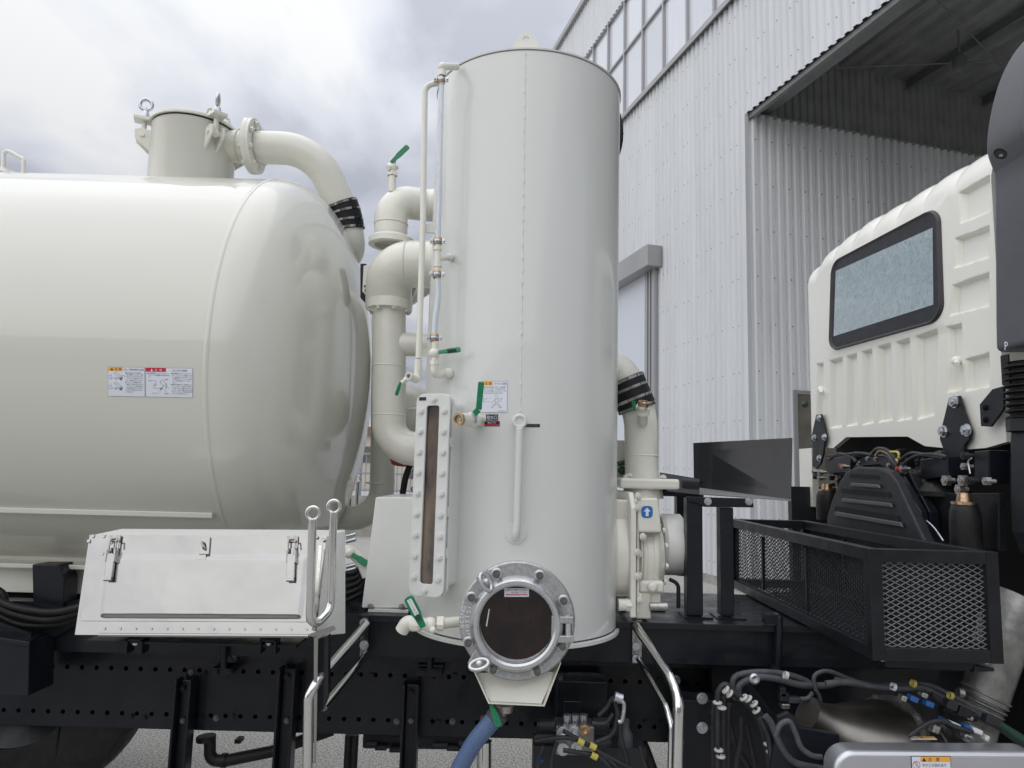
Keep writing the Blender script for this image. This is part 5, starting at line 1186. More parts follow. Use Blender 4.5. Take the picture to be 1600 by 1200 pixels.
A_, B_, C_, D_ = P(1083, 692, ty0 + .35), P(1238, 684, ty0 + .12), P(1236, 782, ty0 + .06), P(1084, 762, ty0 + .33)
n_ = (B_ - A_).cross(D_ - A_).normalized() * .006; n_ = n_ if n_.y > 0 else -n_
m.pts8([D_, C_, C_ + n_, D_ + n_, A_, B_, B_ + n_, A_ + n_])
gp = m.build('guard_panel', 'gloss_black', TP, 'upright glossy black sheet guard mirroring the sky', bevel=.0015)
m = M(); E_, G_ = P(1092, 776, fY), P(1200, 785, fY - .02)
m.pts8([P(1093, 773, fY + .02), P(1236, 783, ty0 + .05), C_, D_, P(1093, 771, fY + .02), P(1236, 781.5, ty0 + .05), C_ + V((0, 0, .004)), D_ + V((0, 0, .004))]); m.build('tray_floor', 'steel_grey', gp)
m = M(); m.pts8([P(1031, 766, 3.45), P(1093, 773, fY + .02), P(1093, 773, fY + .03), P(1031, 766, 3.46), P(1031, 738, 3.45), P(1093, 748, fY + .02), P(1093, 748, fY + .03), P(1031, 738, 3.46)]); m.build('tray_side', 'gloss_black', gp)
M().bb(P(1031, 775, 3.4), P(1096, 766, 3.44)).build('tray_rail', 'frame_black', gp)

# ---------------- expanded metal basket
BX0, BX1 = P(1366, 950, 2.36).x, P(1548, 950, 2.36).x; BYa, BYb = 2.36, 3.80
BZt, BZb = P(1455, 869, 2.36).z, P(1455, 1022, 2.36).z
bt_ = .040; 
print('basket', BX0, BX1, BYa, BYb, BZb, BZt)
bk = empty('mesh_basket', ((BX0 + BX1) / 2, (BYa + BYb) / 2, BZb), None, None)
bk.parent = truck; bk.location = V(bk['wo']) - V(truck['wo']); bk['label'] = 'long black angle iron basket with diamond mesh sides in front of the cab'
def bar(a, b, w1=bt_, name='frame_bar'):
    a, b = V(a), V(b); h = w1 / 2; m = M().bb(V([min(a[i], b[i]) - h for i in range(3)]), V([max(a[i], b[i]) + h for i in range(3)])); return m.build(name, 'satin_black', bk, bevel=.002)
for x in (BX0, BX1):
    for z in (BZt, BZb): bar((x, BYa + bt_, z), (x, BYb - bt_, z))
for y in (BYa, BYb):
    for z in (BZt, BZb): bar((BX0 + bt_, y, z), (BX1 - bt_, y, z))
    for x in (BX0, BX1): bar((x, y, BZb), (x, y, BZt), bt_ * 1.02)
for yy in (BYa + (BYb - BYa) * .36, BYa + (BYb - BYa) * .70):
    for x in (BX0, BX1): bar((x, yy, BZb + bt_), (x, yy, BZt - bt_), .014)
def exmesh(o, ux, uz, w_, h_, nrm, lw=.034, sw=.0088, st_=.0026):
    o, ux, uz, nrm = V(o), V(ux), V(uz), V(nrm); m = M(); nc = int(round(w_ / lw)); nr = int(round(h_ / sw)); lw = w_ / nc; sw = h_ / nr
    for j in range(nr + 1):
        pts = [];
        for i in range(2 * nc + 1):
            x = i * lw / 2; z = j * sw + (sw * .46 if (i + j) % 2 else -sw * .46); z = min(max(z, 0), h_); pts.append((x, z, .0022 if (i + j) % 2 else -.0022))
        for (x0, z0, d0), (x1, z1, d1) in zip(pts[:-1], pts[1:]):
            if abs(z0 - z1) < 1e-5 and j not in (0, nr): continue
            a = o + ux * x0 + uz * z0 + nrm * d0; b = o + ux * x1 + uz * z1 + nrm * d1; q = uz * st_ / 2; r_2 = nrm * .0012
            m.add([a - q - r_2, a + q - r_2, b + q - r_2, b - q - r_2, a - q + r_2, a + q + r_2, b + q + r_2, b - q + r_2], [(0, 1, 2, 3), (7, 6, 5, 4), (1, 5, 6, 2), (0, 3, 7, 4)])
    return m
mesh_w = BX1 - BX0 - bt_
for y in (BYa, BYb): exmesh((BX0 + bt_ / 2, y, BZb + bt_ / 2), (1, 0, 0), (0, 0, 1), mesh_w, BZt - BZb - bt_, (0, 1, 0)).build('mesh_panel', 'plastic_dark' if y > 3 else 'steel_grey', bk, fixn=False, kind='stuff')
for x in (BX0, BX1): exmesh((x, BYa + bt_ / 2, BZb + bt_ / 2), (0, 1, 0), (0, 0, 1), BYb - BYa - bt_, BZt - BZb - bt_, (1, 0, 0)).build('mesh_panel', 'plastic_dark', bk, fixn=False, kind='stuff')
exmesh((BX0 + bt_ / 2, BYa + bt_ / 2, BZb), (1, 0, 0), (0, 1, 0), mesh_w, BYb - BYa - bt_, (0, 0, 1), .05, .02).build('mesh_panel', 'plastic_dark', bk, fixn=False, kind='stuff')
m = M(); m.bb((BX0 + .05, BYa + .04, BZb - .055), (BX1 - .03, BYa + .4, BZb - .02)); m.build('base_slab', 'satin_black', bk, bevel=.003)
for x in (BX0 + .02, BX1 - .02): hexbolt(bk, (x + .01, BYa + .02, BZb - .018), (0, 0, -1), .012, 'zinc')
M().bb((BX0 - .02, BYb, BZb - .03), (BX0 + .02, BYb + .25, BZb + .03)).build('arm', 'satin_black', bk)
M().cyl((BX1 - .04, BYa + .05, BZb - .05), (BX1 + .03, BYa + .05, BZb - .055), .014, 12, r2=.006).build('pivot_pin', 'frame_black', bk)

# ---------------- cab
XC = 1.90
cab_q = [  # recessed pressings: px corners
 [(1498, 300), (1547, 272), (1547, 330), (1500, 350)], [(1492, 372), (1546, 352), (1546, 402), (1491, 420)], [(1488, 445), (1546, 424), (1546, 478), (1484, 494)],
 [(1275, 568), (1287, 566), (1286, 690), (1274, 690)], [(1295, 563), (1317, 557), (1316, 668), (1297, 670)], [(1322, 556), (1339, 551), (1341, 664), (1322, 667)], [(1346, 549), (1363, 544), (1366, 661), (1347, 665)],
 [(1371, 541), (1392, 535), (1395, 657), (1372, 661)], [(1400, 534), (1422, 527), (1425, 654), (1402, 659)], [(1431, 525), (1466, 513), (1460, 649), (1433, 656)], [(1479, 510), (1503, 504), (1503, 610), (1480, 614)],
 [(1508, 560), (1546, 550), (1546, 604), (1508, 612)]]
cab_r = [[(1290, 402), (1486, 296), (1492, 520), (1288, 566)]]   # gentle raised window surround
def xy_in(px, py, quad, soft):
    d = np.full(px.shape, 1e9); n = len(quad)
    for i in range(n):
        (x0, y0), (x1, y1) = quad[i], quad[(i + 1) % n]; L = math.hypot(x1 - x0, y1 - y0); d = np.minimum(d, ((x1 - x0) * (py - y0) - (y1 - y0) * (px - x0)) / L)
    t = np.clip(d / soft, 0, 1); return t * t * (3 - 2 * t)
yf, yn = PX(1266, 520, XC + .055).y, 2.72
print('cab far edge', yf)
ztop = np.mean([PX(1330, 372, XC).z, PX(1520, 245, XC).z])
nyc, nzc = 300, 260
Yg = yn + (yf - yn) * (np.arange(nyc + 1) / nyc)
botpx = [(1262, 692), (1289, 697), (1295, 700), (1302, 700), (1322, 683), (1418, 682), (1445, 697), (1476, 700), (1500, 703), (1540, 700), (1575, 690), (1620, 680)]
by_ = sorted([(PX(x, y, XC).y, PX(x, y, XC).z) for x, y in botpx]); 
zbot = np.interp(Yg, [q[0] for q in by_], [q[1] for q in by_])
toppx = [(1270, 408), (1283, 388), (1300, 372), (1340, 341), (1400, 306), (1450, 273), (1500, 243), (1550, 217), (1620, 170)]
ty_ = sorted([(PX(x, y, XC).y, PX(x, y, XC).z) for x, y in toppx]); zup = np.interp(Yg, [q[0] for q in ty_], [q[1] for q in ty_])
zup = zup + .012 * np.abs(np.sin((Yg - yn) / (yf - yn) * math.pi * 8)) ** .6
print('cab z', zup.min(), zup.max(), zbot.min())
RY_, RT_ = .14, .17
YY = np.repeat(Yg[None, :], nzc + 1, 0); vv = (np.arange(nzc + 1) / nzc)[:, None]; ZZ = zbot[None, :] * (1 - vv) + zup[None, :] * vv
q = YY; dxv, dyv, dzv = XC + 0 * YY, YY, ZZ - CAMH
zc = dxv * _f.x + dyv * _f.y + dzv * _f.z
PXg = 800 + F * (dxv * _r.x + dyv * _r.y + dzv * _r.z) / zc; PYg = 600 - F * (dxv * _u.x + dyv * _u.y + dzv * _u.z) / zc
rel = np.zeros_like(YY)
for qd in cab_q: rel += .026 * xy_in(PXg, PYg, qd, 4.5)
for qd in cab_r: rel -= .006 * xy_in(PXg, PYg, qd, 20.0)
dtop = np.clip((RT_ - (zup[None, :] - ZZ)) / RT_, 0, 1); dside = np.clip((RY_ - (yf - YY)) / RY_, 0, 1)
bend = RT_ * (1 - np.sqrt(1 - np.clip(dtop, 0, .999) ** 2)) + RY_ * (1 - np.sqrt(1 - np.clip(dside, 0, .999) ** 2))
rib = .008 * (np.abs(np.sin((YY - yn) / (yf - yn) * math.pi * 8)) ** .5) * np.clip(dtop * 1.6, 0, 1)
XX = XC + rel + bend - rib
m = M(); vs = np.stack([XX, YY, ZZ], -1).reshape(-1, 3)
m.add(vs, [(j * (nyc + 1) + i, j * (nyc + 1) + i + 1, (j + 1) * (nyc + 1) + i + 1, (j + 1) * (nyc + 1) + i) for j in range(nzc) for i in range(nyc)], 0, True)
# far side, roof and near side of the cab body
XE = XC + 1.9
edge = [V(vs[j * (nyc + 1) + nyc]) for j in range(0, nzc + 1, 4)]; m.add(edge + [V((XE, p.y + .02, p.z)) for p in edge], [(i, i + 1, len(edge) + i + 1, len(edge) + i) for i in range(len(edge) - 1)], 0, True)
edge = [V(vs[nzc * (nyc + 1) + i]) for i in range(0, nyc + 1, 4)]; m.add(edge + [V((XE, p.y, p.z + .02)) for p in edge], [(i, i + 1, len(edge) + i + 1, len(edge) + i) for i in range(len(edge) - 1)], 0, True)
edge = [V(vs[j * (nyc + 1)]) for j in range(0, nzc + 1, 4)]; m.add(edge + [V((XE, p.y - .02, p.z)) for p in edge], [(i, i + 1, len(edge) + i + 1, len(edge) + i) for i in range(len(edge) - 1)], 0, True)
edge = [V(vs[i]) for i in range(0, nyc + 1, 4)]; m.add(edge + [V((XC + .03, p.y, p.z)) for p in edge], [(i, i + 1, len(edge) + i + 1, len(edge) + i) for i in range(len(edge) - 1)])
cab_o = m.build('cab', 'cab_paint', TP, 'cream truck cab seen from behind, with pressed ribs and one rear window', fixn=False, sharp=50)
# rear window
wq = [(1303, 410), (1470, 322), (1476, 500), (1299, 549)]
def wp(u, v, out=0.0, q=wq):
    a = PX(*q[0], XC); b = PX(*q[1], XC); c = PX(*q[2], XC); d = PX(*q[3], XC)
    p = (a * (1 - u) + b * u) * (1 - v) + (d * (1 - u) + c * u) * v; return p + V((-out, 0, 0))
def rloop(ins, n=7, r=.12, ru=.09):
    o = []
    a_u, a_v = r * .62, r
    for (cu, cv, a0) in ((1 - ins - a_u, ins + a_v, -90), (1 - ins - a_u, 1 - ins - a_v, 0), (ins + a_u, 1 - ins - a_v, 90), (ins + a_u, ins + a_v, 180)):
        for k in range(n + 1): a = rad(a0 + 90 * k / n); o.append((cu + a_u * math.cos(a), cv + a_v * math.sin(a)))
    return o
lo, li = rloop(-.015, r=.16), rloop(.022, r=.13)
m = M(); n_ = len(lo); vs = [wp(u, v, -.004) for u, v in lo] + [wp(u, v, .020) for u, v in [((a[0] + b[0]) / 2, (a[1] + b[1]) / 2) for a, b in zip(lo, li)]] + [wp(u, v, .010) for u, v in li]
m.add(vs, [(i, (i + 1) % n_, n_ + (i + 1) % n_, n_ + i) for i in range(n_)] + [(n_ + i, n_ + (i + 1) % n_, 2 * n_ + (i + 1) % n_, 2 * n_ + i) for i in range(n_)], 0, True)
m.build('window_gasket', 'gasket', cab_o, sharp=70)
m = M(); m.prism([wp(u, v, .006) for u, v in rloop(.01, r=.13)], (-.004, 0, 0)); m.build('window_glass', 'plastic_dark', cab_o)
m = M(); m.prism([wp(u, v, .0105) for u, v in ((.05, .12), (.955, .165), (.945, .845), (.045, .845))], (-.0012, 0, 0)); m.build('window_film', 'cab_glass', cab_o)
st = Sticker([(1311, 434), (1320, 430), (1320, 436), (1311, 440)], lambda px, py: (PX(px, py, XC - .0120), V((-1, 0, 0)))); st.line([(.2, .3), (.8, .3)], 0, .5); st.line([(0, .8), (1, .8)], 0, .6); st.build('glass_mark', SM, cab_o)
for x, y in ((1495, 564), (1283, 609)): M().ball(PX(x, y, XC), .022).cyl(PX(x, y, XC), PX(x, y + 6, XC - .03), .012, 12).build('hook_button', 'cab_paint', cab_o)
M().ball(PX(1257.5, 632, XC + .03), .022).build('lock_dot', 'dark_green', cab_o)
M().bb(PX(1268, 700, XC + .02), PX(1262, 790, XC + .06) + V((0, .02, 0))).build('side_sill', 'cab_paint', cab_o)
# hinge brackets
def hinge(cx_, pts, label, bolts, k):
    m = M(); m.prism([PX(x, y, XC - .012) for x, y in pts], (-.012, 0, 0)); o = m.build('cab_bracket', 'satin_black', TP, label, bevel=.004)
    for x, y in bolts: hexbolt(o, PX(x, y, XC - .024), (-1, 0, 0), .017 * k, 'zinc')
hinge(1281, [(1278, 648), (1286, 647), (1290, 665), (1294, 683), (1291, 693), (1289, 710), (1285, 725), (1278, 733), (1272, 728), (1273, 700), (1270, 685), (1274, 665)], 'small far black bracket bolted to the cab foot', ((1281, 653), (1273, 684), (1289, 683), (1281, 716)), 1.0)
hinge(1497, [(1486, 622), (1503, 618), (1509, 640), (1522, 675), (1519, 688), (1511, 696), (1510, 715), (1503, 735), (1492, 745), (1482, 738), (1478, 718), (1477, 700), (1472, 686), (1474, 672), (1482, 640)], 'large near black bracket bolted to the cab foot', ((1492, 628), (1475, 674), (1511, 672), (1494, 723)), 1.25)
m = M(); m.prism([PX(x, y, XC - .03) for x, y in ((1534, 632), (1554, 608), (1572, 603), (1572, 640), (1552, 667), (1536, 666))], (-.01, 0, 0)); k_ = m.build('snorkel_bracket', 'satin_black', TP, 'six sided black plate between cab and air intake', bevel=.003)
for x, y in ((1539, 637), (1539, 656)): hexbolt(k_, PX(x, y, XC - .04), (-1, 0, 0), .012, 'frame_black')
# cab under-structure
M().bb((XC + .18, 2.66, .55), (XC + .22, yf - .05, 2.2)).build('cab_shade_slab', 'deep_black', TP, 'added black slab standing in for the shade below the cab')  # added black slab stands in for the deep shade under the cab
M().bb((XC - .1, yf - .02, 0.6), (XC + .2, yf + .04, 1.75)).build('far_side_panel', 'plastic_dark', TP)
def xprism(pts, X, th, name, mt, parent=TP, label=None, bevel=.004):
    return M().prism([PX(x, y, X) for x, y in pts], (th, 0, 0)).build(name, mt, parent, label, bevel=bevel)
xprism([(1288, 716), (1329, 712), (1329, 738), (1290, 739)], 1.80, .1, 'cross_beam', 'frame_black', label='short far black box beam under the cab')
xprism([(1436, 718), (1478, 712), (1482, 745), (1440, 749)], 1.78, .1, 'cross_beam', 'frame_black', label='near black box beam under the cab')
ec_ = xprism([(1292, 806), (1300, 780), (1311, 753), (1322, 736), (1338, 729), (1372, 730), (1388, 737), (1400, 753), (1417, 790), (1446, 850), (1290, 830)], 1.66, .05, 'engine_cover', 'plastic_dark', label='dark arched engine cover with stepped louvres', bevel=.01)
for (q_, q2_) in ((((1329, 740), (1371, 743), (1373, 749), (1327, 746)), ((1329, 754), (1371, 757), (1374, 763), (1327, 760))), (((1315, 763), (1389, 770), (1391, 777), (1313, 770)), ((1315, 778), (1390, 786), (1393, 793), (1313, 784))), (((1305, 791), (1403, 806), (1405, 814), (1303, 798)), ((1305, 799), (1406, 816), (1409, 824), (1303, 806)))):
    xprism(q_, 1.655, .006, 'louvre_slot', 'deep_black', ec_, bevel=0); xprism(q2_, 1.645, .012, 'louvre', 'snorkel_plastic', ec_, bevel=.004)
arch = [(1325 + 0, 750), (1330, 735), (1345, 716), (1366, 710), (1385, 713), (1400, 727), (1408, 745), (1400, 748), (1390, 735), (1375, 726), (1350, 727), (1336, 740), (1332, 752)]
ah = xprism(arch, 1.74, .04, 'engine_hoop', 'frame_black', label='black arched hoop above the engine cover')
for x, y in ((1356, 717), (1369, 717), (1342, 724), (1389, 727)): hexbolt(ah, PX(x, y, 1.74), (-1, 0, 0), .010, 'bolt_steel')
xprism([(1408, 740), (1420, 738), (1452, 800), (1456, 850), (1446, 850), (1425, 790)], 1.74, .04, 'engine_stay', 'frame_black')
xprism([(1395, 742), (1402, 738), (1438, 800), (1446, 840), (1440, 842), (1422, 800)], 1.70, .03, 'engine_stay', 'frame_black')
for x, y, r, mt in ((1321, 728, .017, 'red_paint'), (1411, 733, .017, 'red_paint'), (1418, 733, .02, 'bolt_steel'), (1324, 729, .016, 'bolt_steel'), (1487, 751, .028, 'bolt_steel'), (1513, 751, .028, 'bolt_steel'), (1508, 765, .026, 'bolt_steel'), (1524, 751, .02, 'plastic_dark'), (1551, 752, .02, 'bolt_steel'), (1516, 729, .018, 'bolt_steel'), (1516, 712, .02, 'plastic_dark'),
                    (1278, 737, .02, 'bolt_steel'), (1288, 738, .02, 'bolt_steel'), (1287, 747, .02, 'bolt_steel'), (1280, 745, .02, 'plastic_dark'), (1402, 745, .015, 'plastic_dark'), (1411, 752, .015, 'plastic_dark'), (1432, 775, .012, 'bolt_steel'), (1420, 787, .012, 'plastic_dark'), (1438, 812, .012, 'plastic_dark')):
    r *= .8; m = M(); p_ = PX(x, y, 1.74); m.cyl(p_ + V((-.034, 0, 0)), p_ + V((.01, 0, 0)), r * .5, 14); m.lathe([(r, .0), (r, .02)], p_ + V((-.03, 0, 0)), (1, 0, 0), 6, sm=False); m.cyl(p_ + V((-.03, 0, 0)), p_ + V((-.01, 0, 0)), r, 6); m.build('pivot_bolt', mt, TP)
for pts, r, mt in ((((1362, 712), (1370, 702), (1384, 703), (1396, 713), (1404, 726)), 4, 'cable_black'), (((1368, 712), (1376, 704), (1388, 709), (1405, 722)), 3, 'brass'), (((1408, 728), (1430, 713), (1455, 710), (1480, 714)), 3.4, 'cable_black'), (((1405, 720), (1424, 708), (1450, 712), (1475, 716)), 3, 'cable_black'), (((1296, 718), (1310, 709), (1330, 714), (1338, 722)), 3.4, 'cable_black'), (((1295, 712), (1320, 710), (1345, 708), (1365, 712)), 3, 'cable_black'), (((1390, 706), (1403, 707), (1404, 716)), 2.4, 'yellow_tape'), (((1402, 760), (1412, 775), (1425, 790), (1438, 815)), 4, 'cable_black'), (((1518, 716), (1513, 722), (1516, 740)), 1.4, 'zinc'), (((1446, 812), (1460, 825), (1474, 845)), 1.6, 'zinc')):
    M().tube(smooth_path([PX(x, y, 1.72) for x, y in pts], 5), r * 2.6 / F, 10).build('engine_cable', mt, TP)
for k in range(120):
    x = random.uniform(1293, 1475); y = random.uniform(706, 738) if random.random() < .6 else random.uniform(738, 770)
    if 1322 < x < 1402 and y > 722: continue
    p_ = PX(x, y, random.uniform(1.80, 2.0)); s_ = random.uniform(.012, .035); M().box(p_, (s_, s_ * random.uniform(.6, 2), s_ * random.uniform(.5, 1.2)), Matrix.Rotation(random.uniform(-.6, .6), 3, 'X')).build('engine_fitting', random.choice(['plastic_dark', 'frame_black', 'cable_black', 'bolt_dark', 'plastic_dark']), TP, bevel=.002)
def airspring(x, y0, y1, rr, X, label):
    a_, b_ = PX(x, y0, X), PX(x, y1, X); H = (a_ - b_).length; b_ = a_ - V((0, 0, H)); r = rr
    m = M().lathe([(0, 0), (r * .95, 0), (r, H * .05), (r, H * .45), (r * .95, H * .68), (r * .80, H * .80), (r * .6, H * .84)], b_, (0, 0, 1), 36); o = m.build('air_spring', 'rubber', TP, label)
    M().lathe([(r * .74, H * .78), (r * .84, H * .80), (r * .84, H * .85), (r * .5, H * .86), (r * .42, H), (0, H)], b_, (0, 0, 1), 32).build('spring_cap', 'copper', o)
airspring(1506, 770, 862, .054, 1.72, 'near rubber air spring with copper collar')
airspring(1292, 756, 812, .06, 1.80, 'far rubber air spring at the cab corner')
M().lathe([(0, .05), (.05, .05), (.11, 0), (.11, -.02), (0, -.02)], PX(1473, 768, 1.85), (0, 0, 1), 28).build('rubber_cone', 'rubber', TP)
xprism([(1440, 770), (1560, 770), (1560, 860), (1460, 860)], 1.80, .03, 'inner_panel', 'satin_black')
xprism([(1522, 705), (1545, 703), (1545, 755), (1522, 752)], 1.80, .08, 'spring_bracket', 'frame_black')

# ---------------- air intake snorkel at the right edge
sY = 2.42
ol = [(1700, 40), (1640, 52), (1612, 64), (1594, 82), (1579, 106), (1567, 134), (1558, 165), (1552, 195), (1549, 222), (1550, 244), (1556, 262), (1561, 274), (1562, 300), (1563, 500), (1564, 552), (1700, 552)]
m = M().prism([P(x - 11, y, sY + .24) for x, y in [(q_.x, q_.y) for q_ in smooth_path([V((a_, b_, 0)) for a_, b_ in ol[:12]], 5)] + ol[12:]], (0, -.22, 0), sm=True); sn = m.build('intake_snorkel', 'snorkel_plastic', TP, 'tall dark grey plastic air intake with rounded top at the right edge', bevel=.04, bseg=8)
m = M().lathe([(S(11, sY), .003), (S(9.5, sY), -.003), (S(8, sY), -.02), (S(3, sY), -.022), (0, -.022)], V((0, 0, 0)), (0, 0, 1), 32); me_ = tmpl(M().lathe([(S(10, sY), .002), (S(9, sY), .004), (S(8, sY), .001), (0, .001)], V((0, 0, 0)), (0, 0, 1), 32), 'bolt_recess', 'deep_black')
o = place(me_, 'bolt_recess', sn, P(1563, 240, sY + .06), (-.75, -1, 0), (.8, 1.15, 1))
hexbolt(rnd, P(1564, 243, sY + .055) + V((0,.02,0)), (-.6, -1, 0), .003, 'bolt_dark') if False else None
HEX.setdefault('bolt_dark', tmpl(M().hexa((0, 0, 0), (0, 0, 1), 1.0, 0.95), 'bolt', 'bolt_dark'))
place(HEX['bolt_dark'], 'bolt', sn, P(1564, 243, sY + .055), (-.6, -1, 0), .005)
stk = Sticker([(1563, 534), (1569, 534), (1569, 547), (1563, 547)], lambda px, py: (P(px + 6, py, sY + .02), V((0, -1, 0)))); stk.text('P', 0, 0, 1, 0, 2, w=.85); stk.build('letter_mark', SM, sn)
bel = []; c_ = P(1612, 600, sY + .15); zA, zB = P(1612, 566, sY + .15).z, P(1612, 655, sY + .15).z
nb_ = 9
for k in range(nb_ * 6 + 1): t_ = k / (nb_ * 6); bel.append((S(36, sY) + S(4.5, sY) * math.sin(t_ * nb_ * 2 * math.pi), zB + (zA - zB) * t_))
M().lathe(bel, (c_.x, c_.y, 0), (0, 0, 1), 48).build('bellows', 'rubber', TP, 'ribbed rubber bellows under the air intake')
M().lathe([(S(40, sY), zB - .045), (S(40, sY), zB), (S(34, sY), zB + .01)], (c_.x, c_.y, 0), (0, 0, 1), 8, sm=False).build('bellows_collar', 'plastic_dark', TP)
m = M().prism([P(x, y, sY + .20) for x, y in ((1575, 672), (1700, 668), (1700, 900), (1610, 880), (1590, 862), (1577, 830), (1575, 780))], (0, -.18, 0)); m.build('intake_box', 'plastic_dark', TP, 'dark lower intake housing at the right edge', bevel=.02, bseg=4)
M().bb(P(1580, 600, sY + .16), P(1563, 556, sY + .2)).build('bellows_clip', 'rubber', TP)

# ---------------- exhaust and silencer, lower right
exY = 2.62
m = M(); ptz = fillet([P(1592, 935, exY), P(1572, 975, exY), P(1537, 1095, exY)], .2, 10); m.tube(ptz, [S(36, exY)] * (len(ptz) - 1) + [S(31, exY)], 36)
for k in range(9):
    a_ = P(1541 - 2.4 * k, 1082 + 7.4 * k, exY); b_ = P(1539.5 - 2.4 * k, 1086 + 7.4 * k, exY); m.lathe([(S(30 - k * .8, exY), 0), (S(34 - k * .9, exY), .004), (S(34 - k * .9, exY), .009), (S(30 - k * .8, exY), .0135)], a_, (b_ - a_), 32)
m.cyl(P(1537, 1092, exY), P(1520, 1160, exY), S(28, exY), 28)
ex = m.build('exhaust_pipe', 'exhaust_alu', TP, 'fat dull aluminised exhaust pipe with ribbed lower end')
for x, y in ((1496, 1082), (1566, 1093)): M().cyl(P(x, y, exY - .03), P(x + 8, y + 2, exY - .03), S(7, exY), 12).build('clamp_bolt', 'bolt_steel', ex)
dY_ = 2.66
d0, d1 = P(1330, 1150, dY_), P(1420, 1108, dY_ - .02)
dx_ = (P(1440, 1230, dY_) - P(1330, 1068, dY_)); 
axis = (P(1452, 1150, dY_) - P(1300, 1175, dY_)).normalized(); axis = V((.86, 0, -.50)); axis = V((.85, .16, -.50)).normalized(); cdp = P(1366, 1180, 2.66)
m = M().lathe([(0, -.30), (.06, -.30), (.064, -.25), (.085, -.2), (.13, -.13), (.185, -.04), (.20, 0)], cdp, axis, 56); dpf = m.build('exhaust_canister', 'dpf_steel', TP, 'scorched stainless exhaust canister behind the silver cover')
M().lathe([(.2, 0), (.222, .0), (.222, .02), (.2, .02)], cdp, axis, 56).build('canister_flange', 'exhaust_alu', dpf)
M().lathe([(.198, .02), (.198, .05), (.203, .055), (.203, .075), (.198, .08), (.198, .13), (.203, .135), (.203, .155), (.198, .16), (.198, .20)], cdp, axis, 56).build('canister_shell', 'dpf_steel', dpf); M().lathe([(.205, .02), (.208, .03), (.205, .04)], cdp, axis, 56).build('seal_ring', 'rubber', dpf)
M().lathe([(.2, .20), (.222, .20), (.222, .225), (.2, .225), (.0, .26)], cdp, axis, 56).build('canister_flange', 'exhaust_alu', dpf)
bx_, by2, bz_ = basis(axis)
for k in range(12):
    a = k * math.pi / 6; q = (bx_ * math.cos(a) + by2 * math.sin(a)) * .213
    hexbolt(dpf, cdp + q + bz_ * .0, -axis, .011, 'bolt_steel'); hexbolt(dpf, cdp + q + bz_ * .02, axis, .011, 'bolt_dark'); hexbolt(dpf, cdp + q + bz_ * .20, -axis, .011, 'bolt_steel')
xq = [(1215, 1120), (1232, 1112), (1244, 1122), (1250, 1136), (1312, 1148), (1312, 1230), (1200, 1230)]
M().prism([P(x, y, 2.50) for x, y in xq], (0, .02, 0)).build('canister_bracket', 'frame_black', TP, 'black plate bracket left of the exhaust canister', bevel=.003)
cy_ = 2.30; cyb = 2.39
m = M().prism([P(x, y, cyb) for x, y in fillet([(1284, 1330, 0), (1284, 1157, 0), (1606, 1159, 0), (1606, 1330, 0)], 26, 10) and [(v_.x, v_.y) for v_ in fillet([(1284, 1330, 0), (1284, 1157, 0), (1604, 1159, 0), (1604, 1330, 0)], 30, 10)]], (0, cy_ - cyb, 0)); cov = m.build('silencer_cover', 'alu_cover', TP, 'smooth silver cover with orange caution sticker at the bottom right', bevel=.016, bseg=5)
surfV = lambda px, py: (P(px, py, cy_), V((0, -1, 0)))
st = Sticker([(1423, 1181), (1485, 1181), (1487, 1226), (1425, 1226)], surfV); st.rect(0, 0, 1, 1, 5); st.rect(.015, .02, .985, .98, 0, 1); st.rect(.235, .02, .985, .20, 1, 2); st.tri(.27, .05, .13, 5, 3); st.text('注', .42, .05, .13, 5, 3); st.text('意', .62, .05, .13, 5, 3)
st.text('やけどの恐れあり', .27, .26, .11, 2, 3, w=.60); st.text('さわるな', .42, .42, .11, 2, 3, w=.32); st.line([(.125 + .09 * math.cos(a * .45), .30 + .125 * math.sin(a * .45)) for a in range(15)], 8, .8, 3); st.line([(.065, .21), (.185, .39)], 8, .8, 4); st.line([(.10, .22), (.14, .22), (.15, .33), (.11, .36)], 2, .5, 2)
st.build('caution_sticker', SM, cov, 'white sticker with orange header and red no-touch sign')
zt3 = P(1450, 1157.5, cyb).z
surfH = lambda px, py: (PZ(px, py, zt3 + .0005), V((0, 0, 1)))
st = Sticker([(1420, 1151.5), (1459, 1151.5), (1465, 1156.5), (1424, 1156.5)], surfH); st.rect(0, 0, 1, 1, 0); st.rect(.3, 0, 1, .6, 1, 1); st.line([(.08, .2), (.25, .8)], 8, .8); st.tri(.42, .1, .5, 5, 2); st.build('caution_sticker', SM, cov, 'small orange sticker on top of the silver cover')

# ---------------- cables, lower right
CB = []
def cable(pts, r, mt='cable_black', Yc=2.7, name='cable', label=None):
    o = M().tube(smooth_path([P(q[0], q[1], q[2] if len(q) > 2 else Yc) for q in pts], 6), S(r, Yc), 12).build(name, mt, TP, label); return o
cable([(1121, 1215), (1121, 1100), (1124, 1078), (1134, 1070), (1148, 1082), (1168, 1096), (1185, 1112), (1200, 1140), (1212, 1180), (1222, 1215)], 4.6, 'cable_black', 2.60)
cable([(1130, 1215), (1130, 1105), (1133, 1090), (1142, 1082), (1158, 1092), (1172, 1105), (1184, 1122), (1196, 1160), (1204, 1215)], 4.2, 'cable_black', 2.63)
cable([(1137, 1215), (1138, 1115), (1141, 1098)], 4.0, 'cable_black', 2.66); cable([(1115, 1215), (1114, 1120), (1116, 1095)], 4.0, 'cable_black', 2.66)
cable([(1150, 1092), (1145, 1074), (1147, 1060), (1160, 1053), (1190, 1050), (1225, 1053), (1255, 1062), (1275, 1075)], 4.6, 'cable_grey', 2.72)
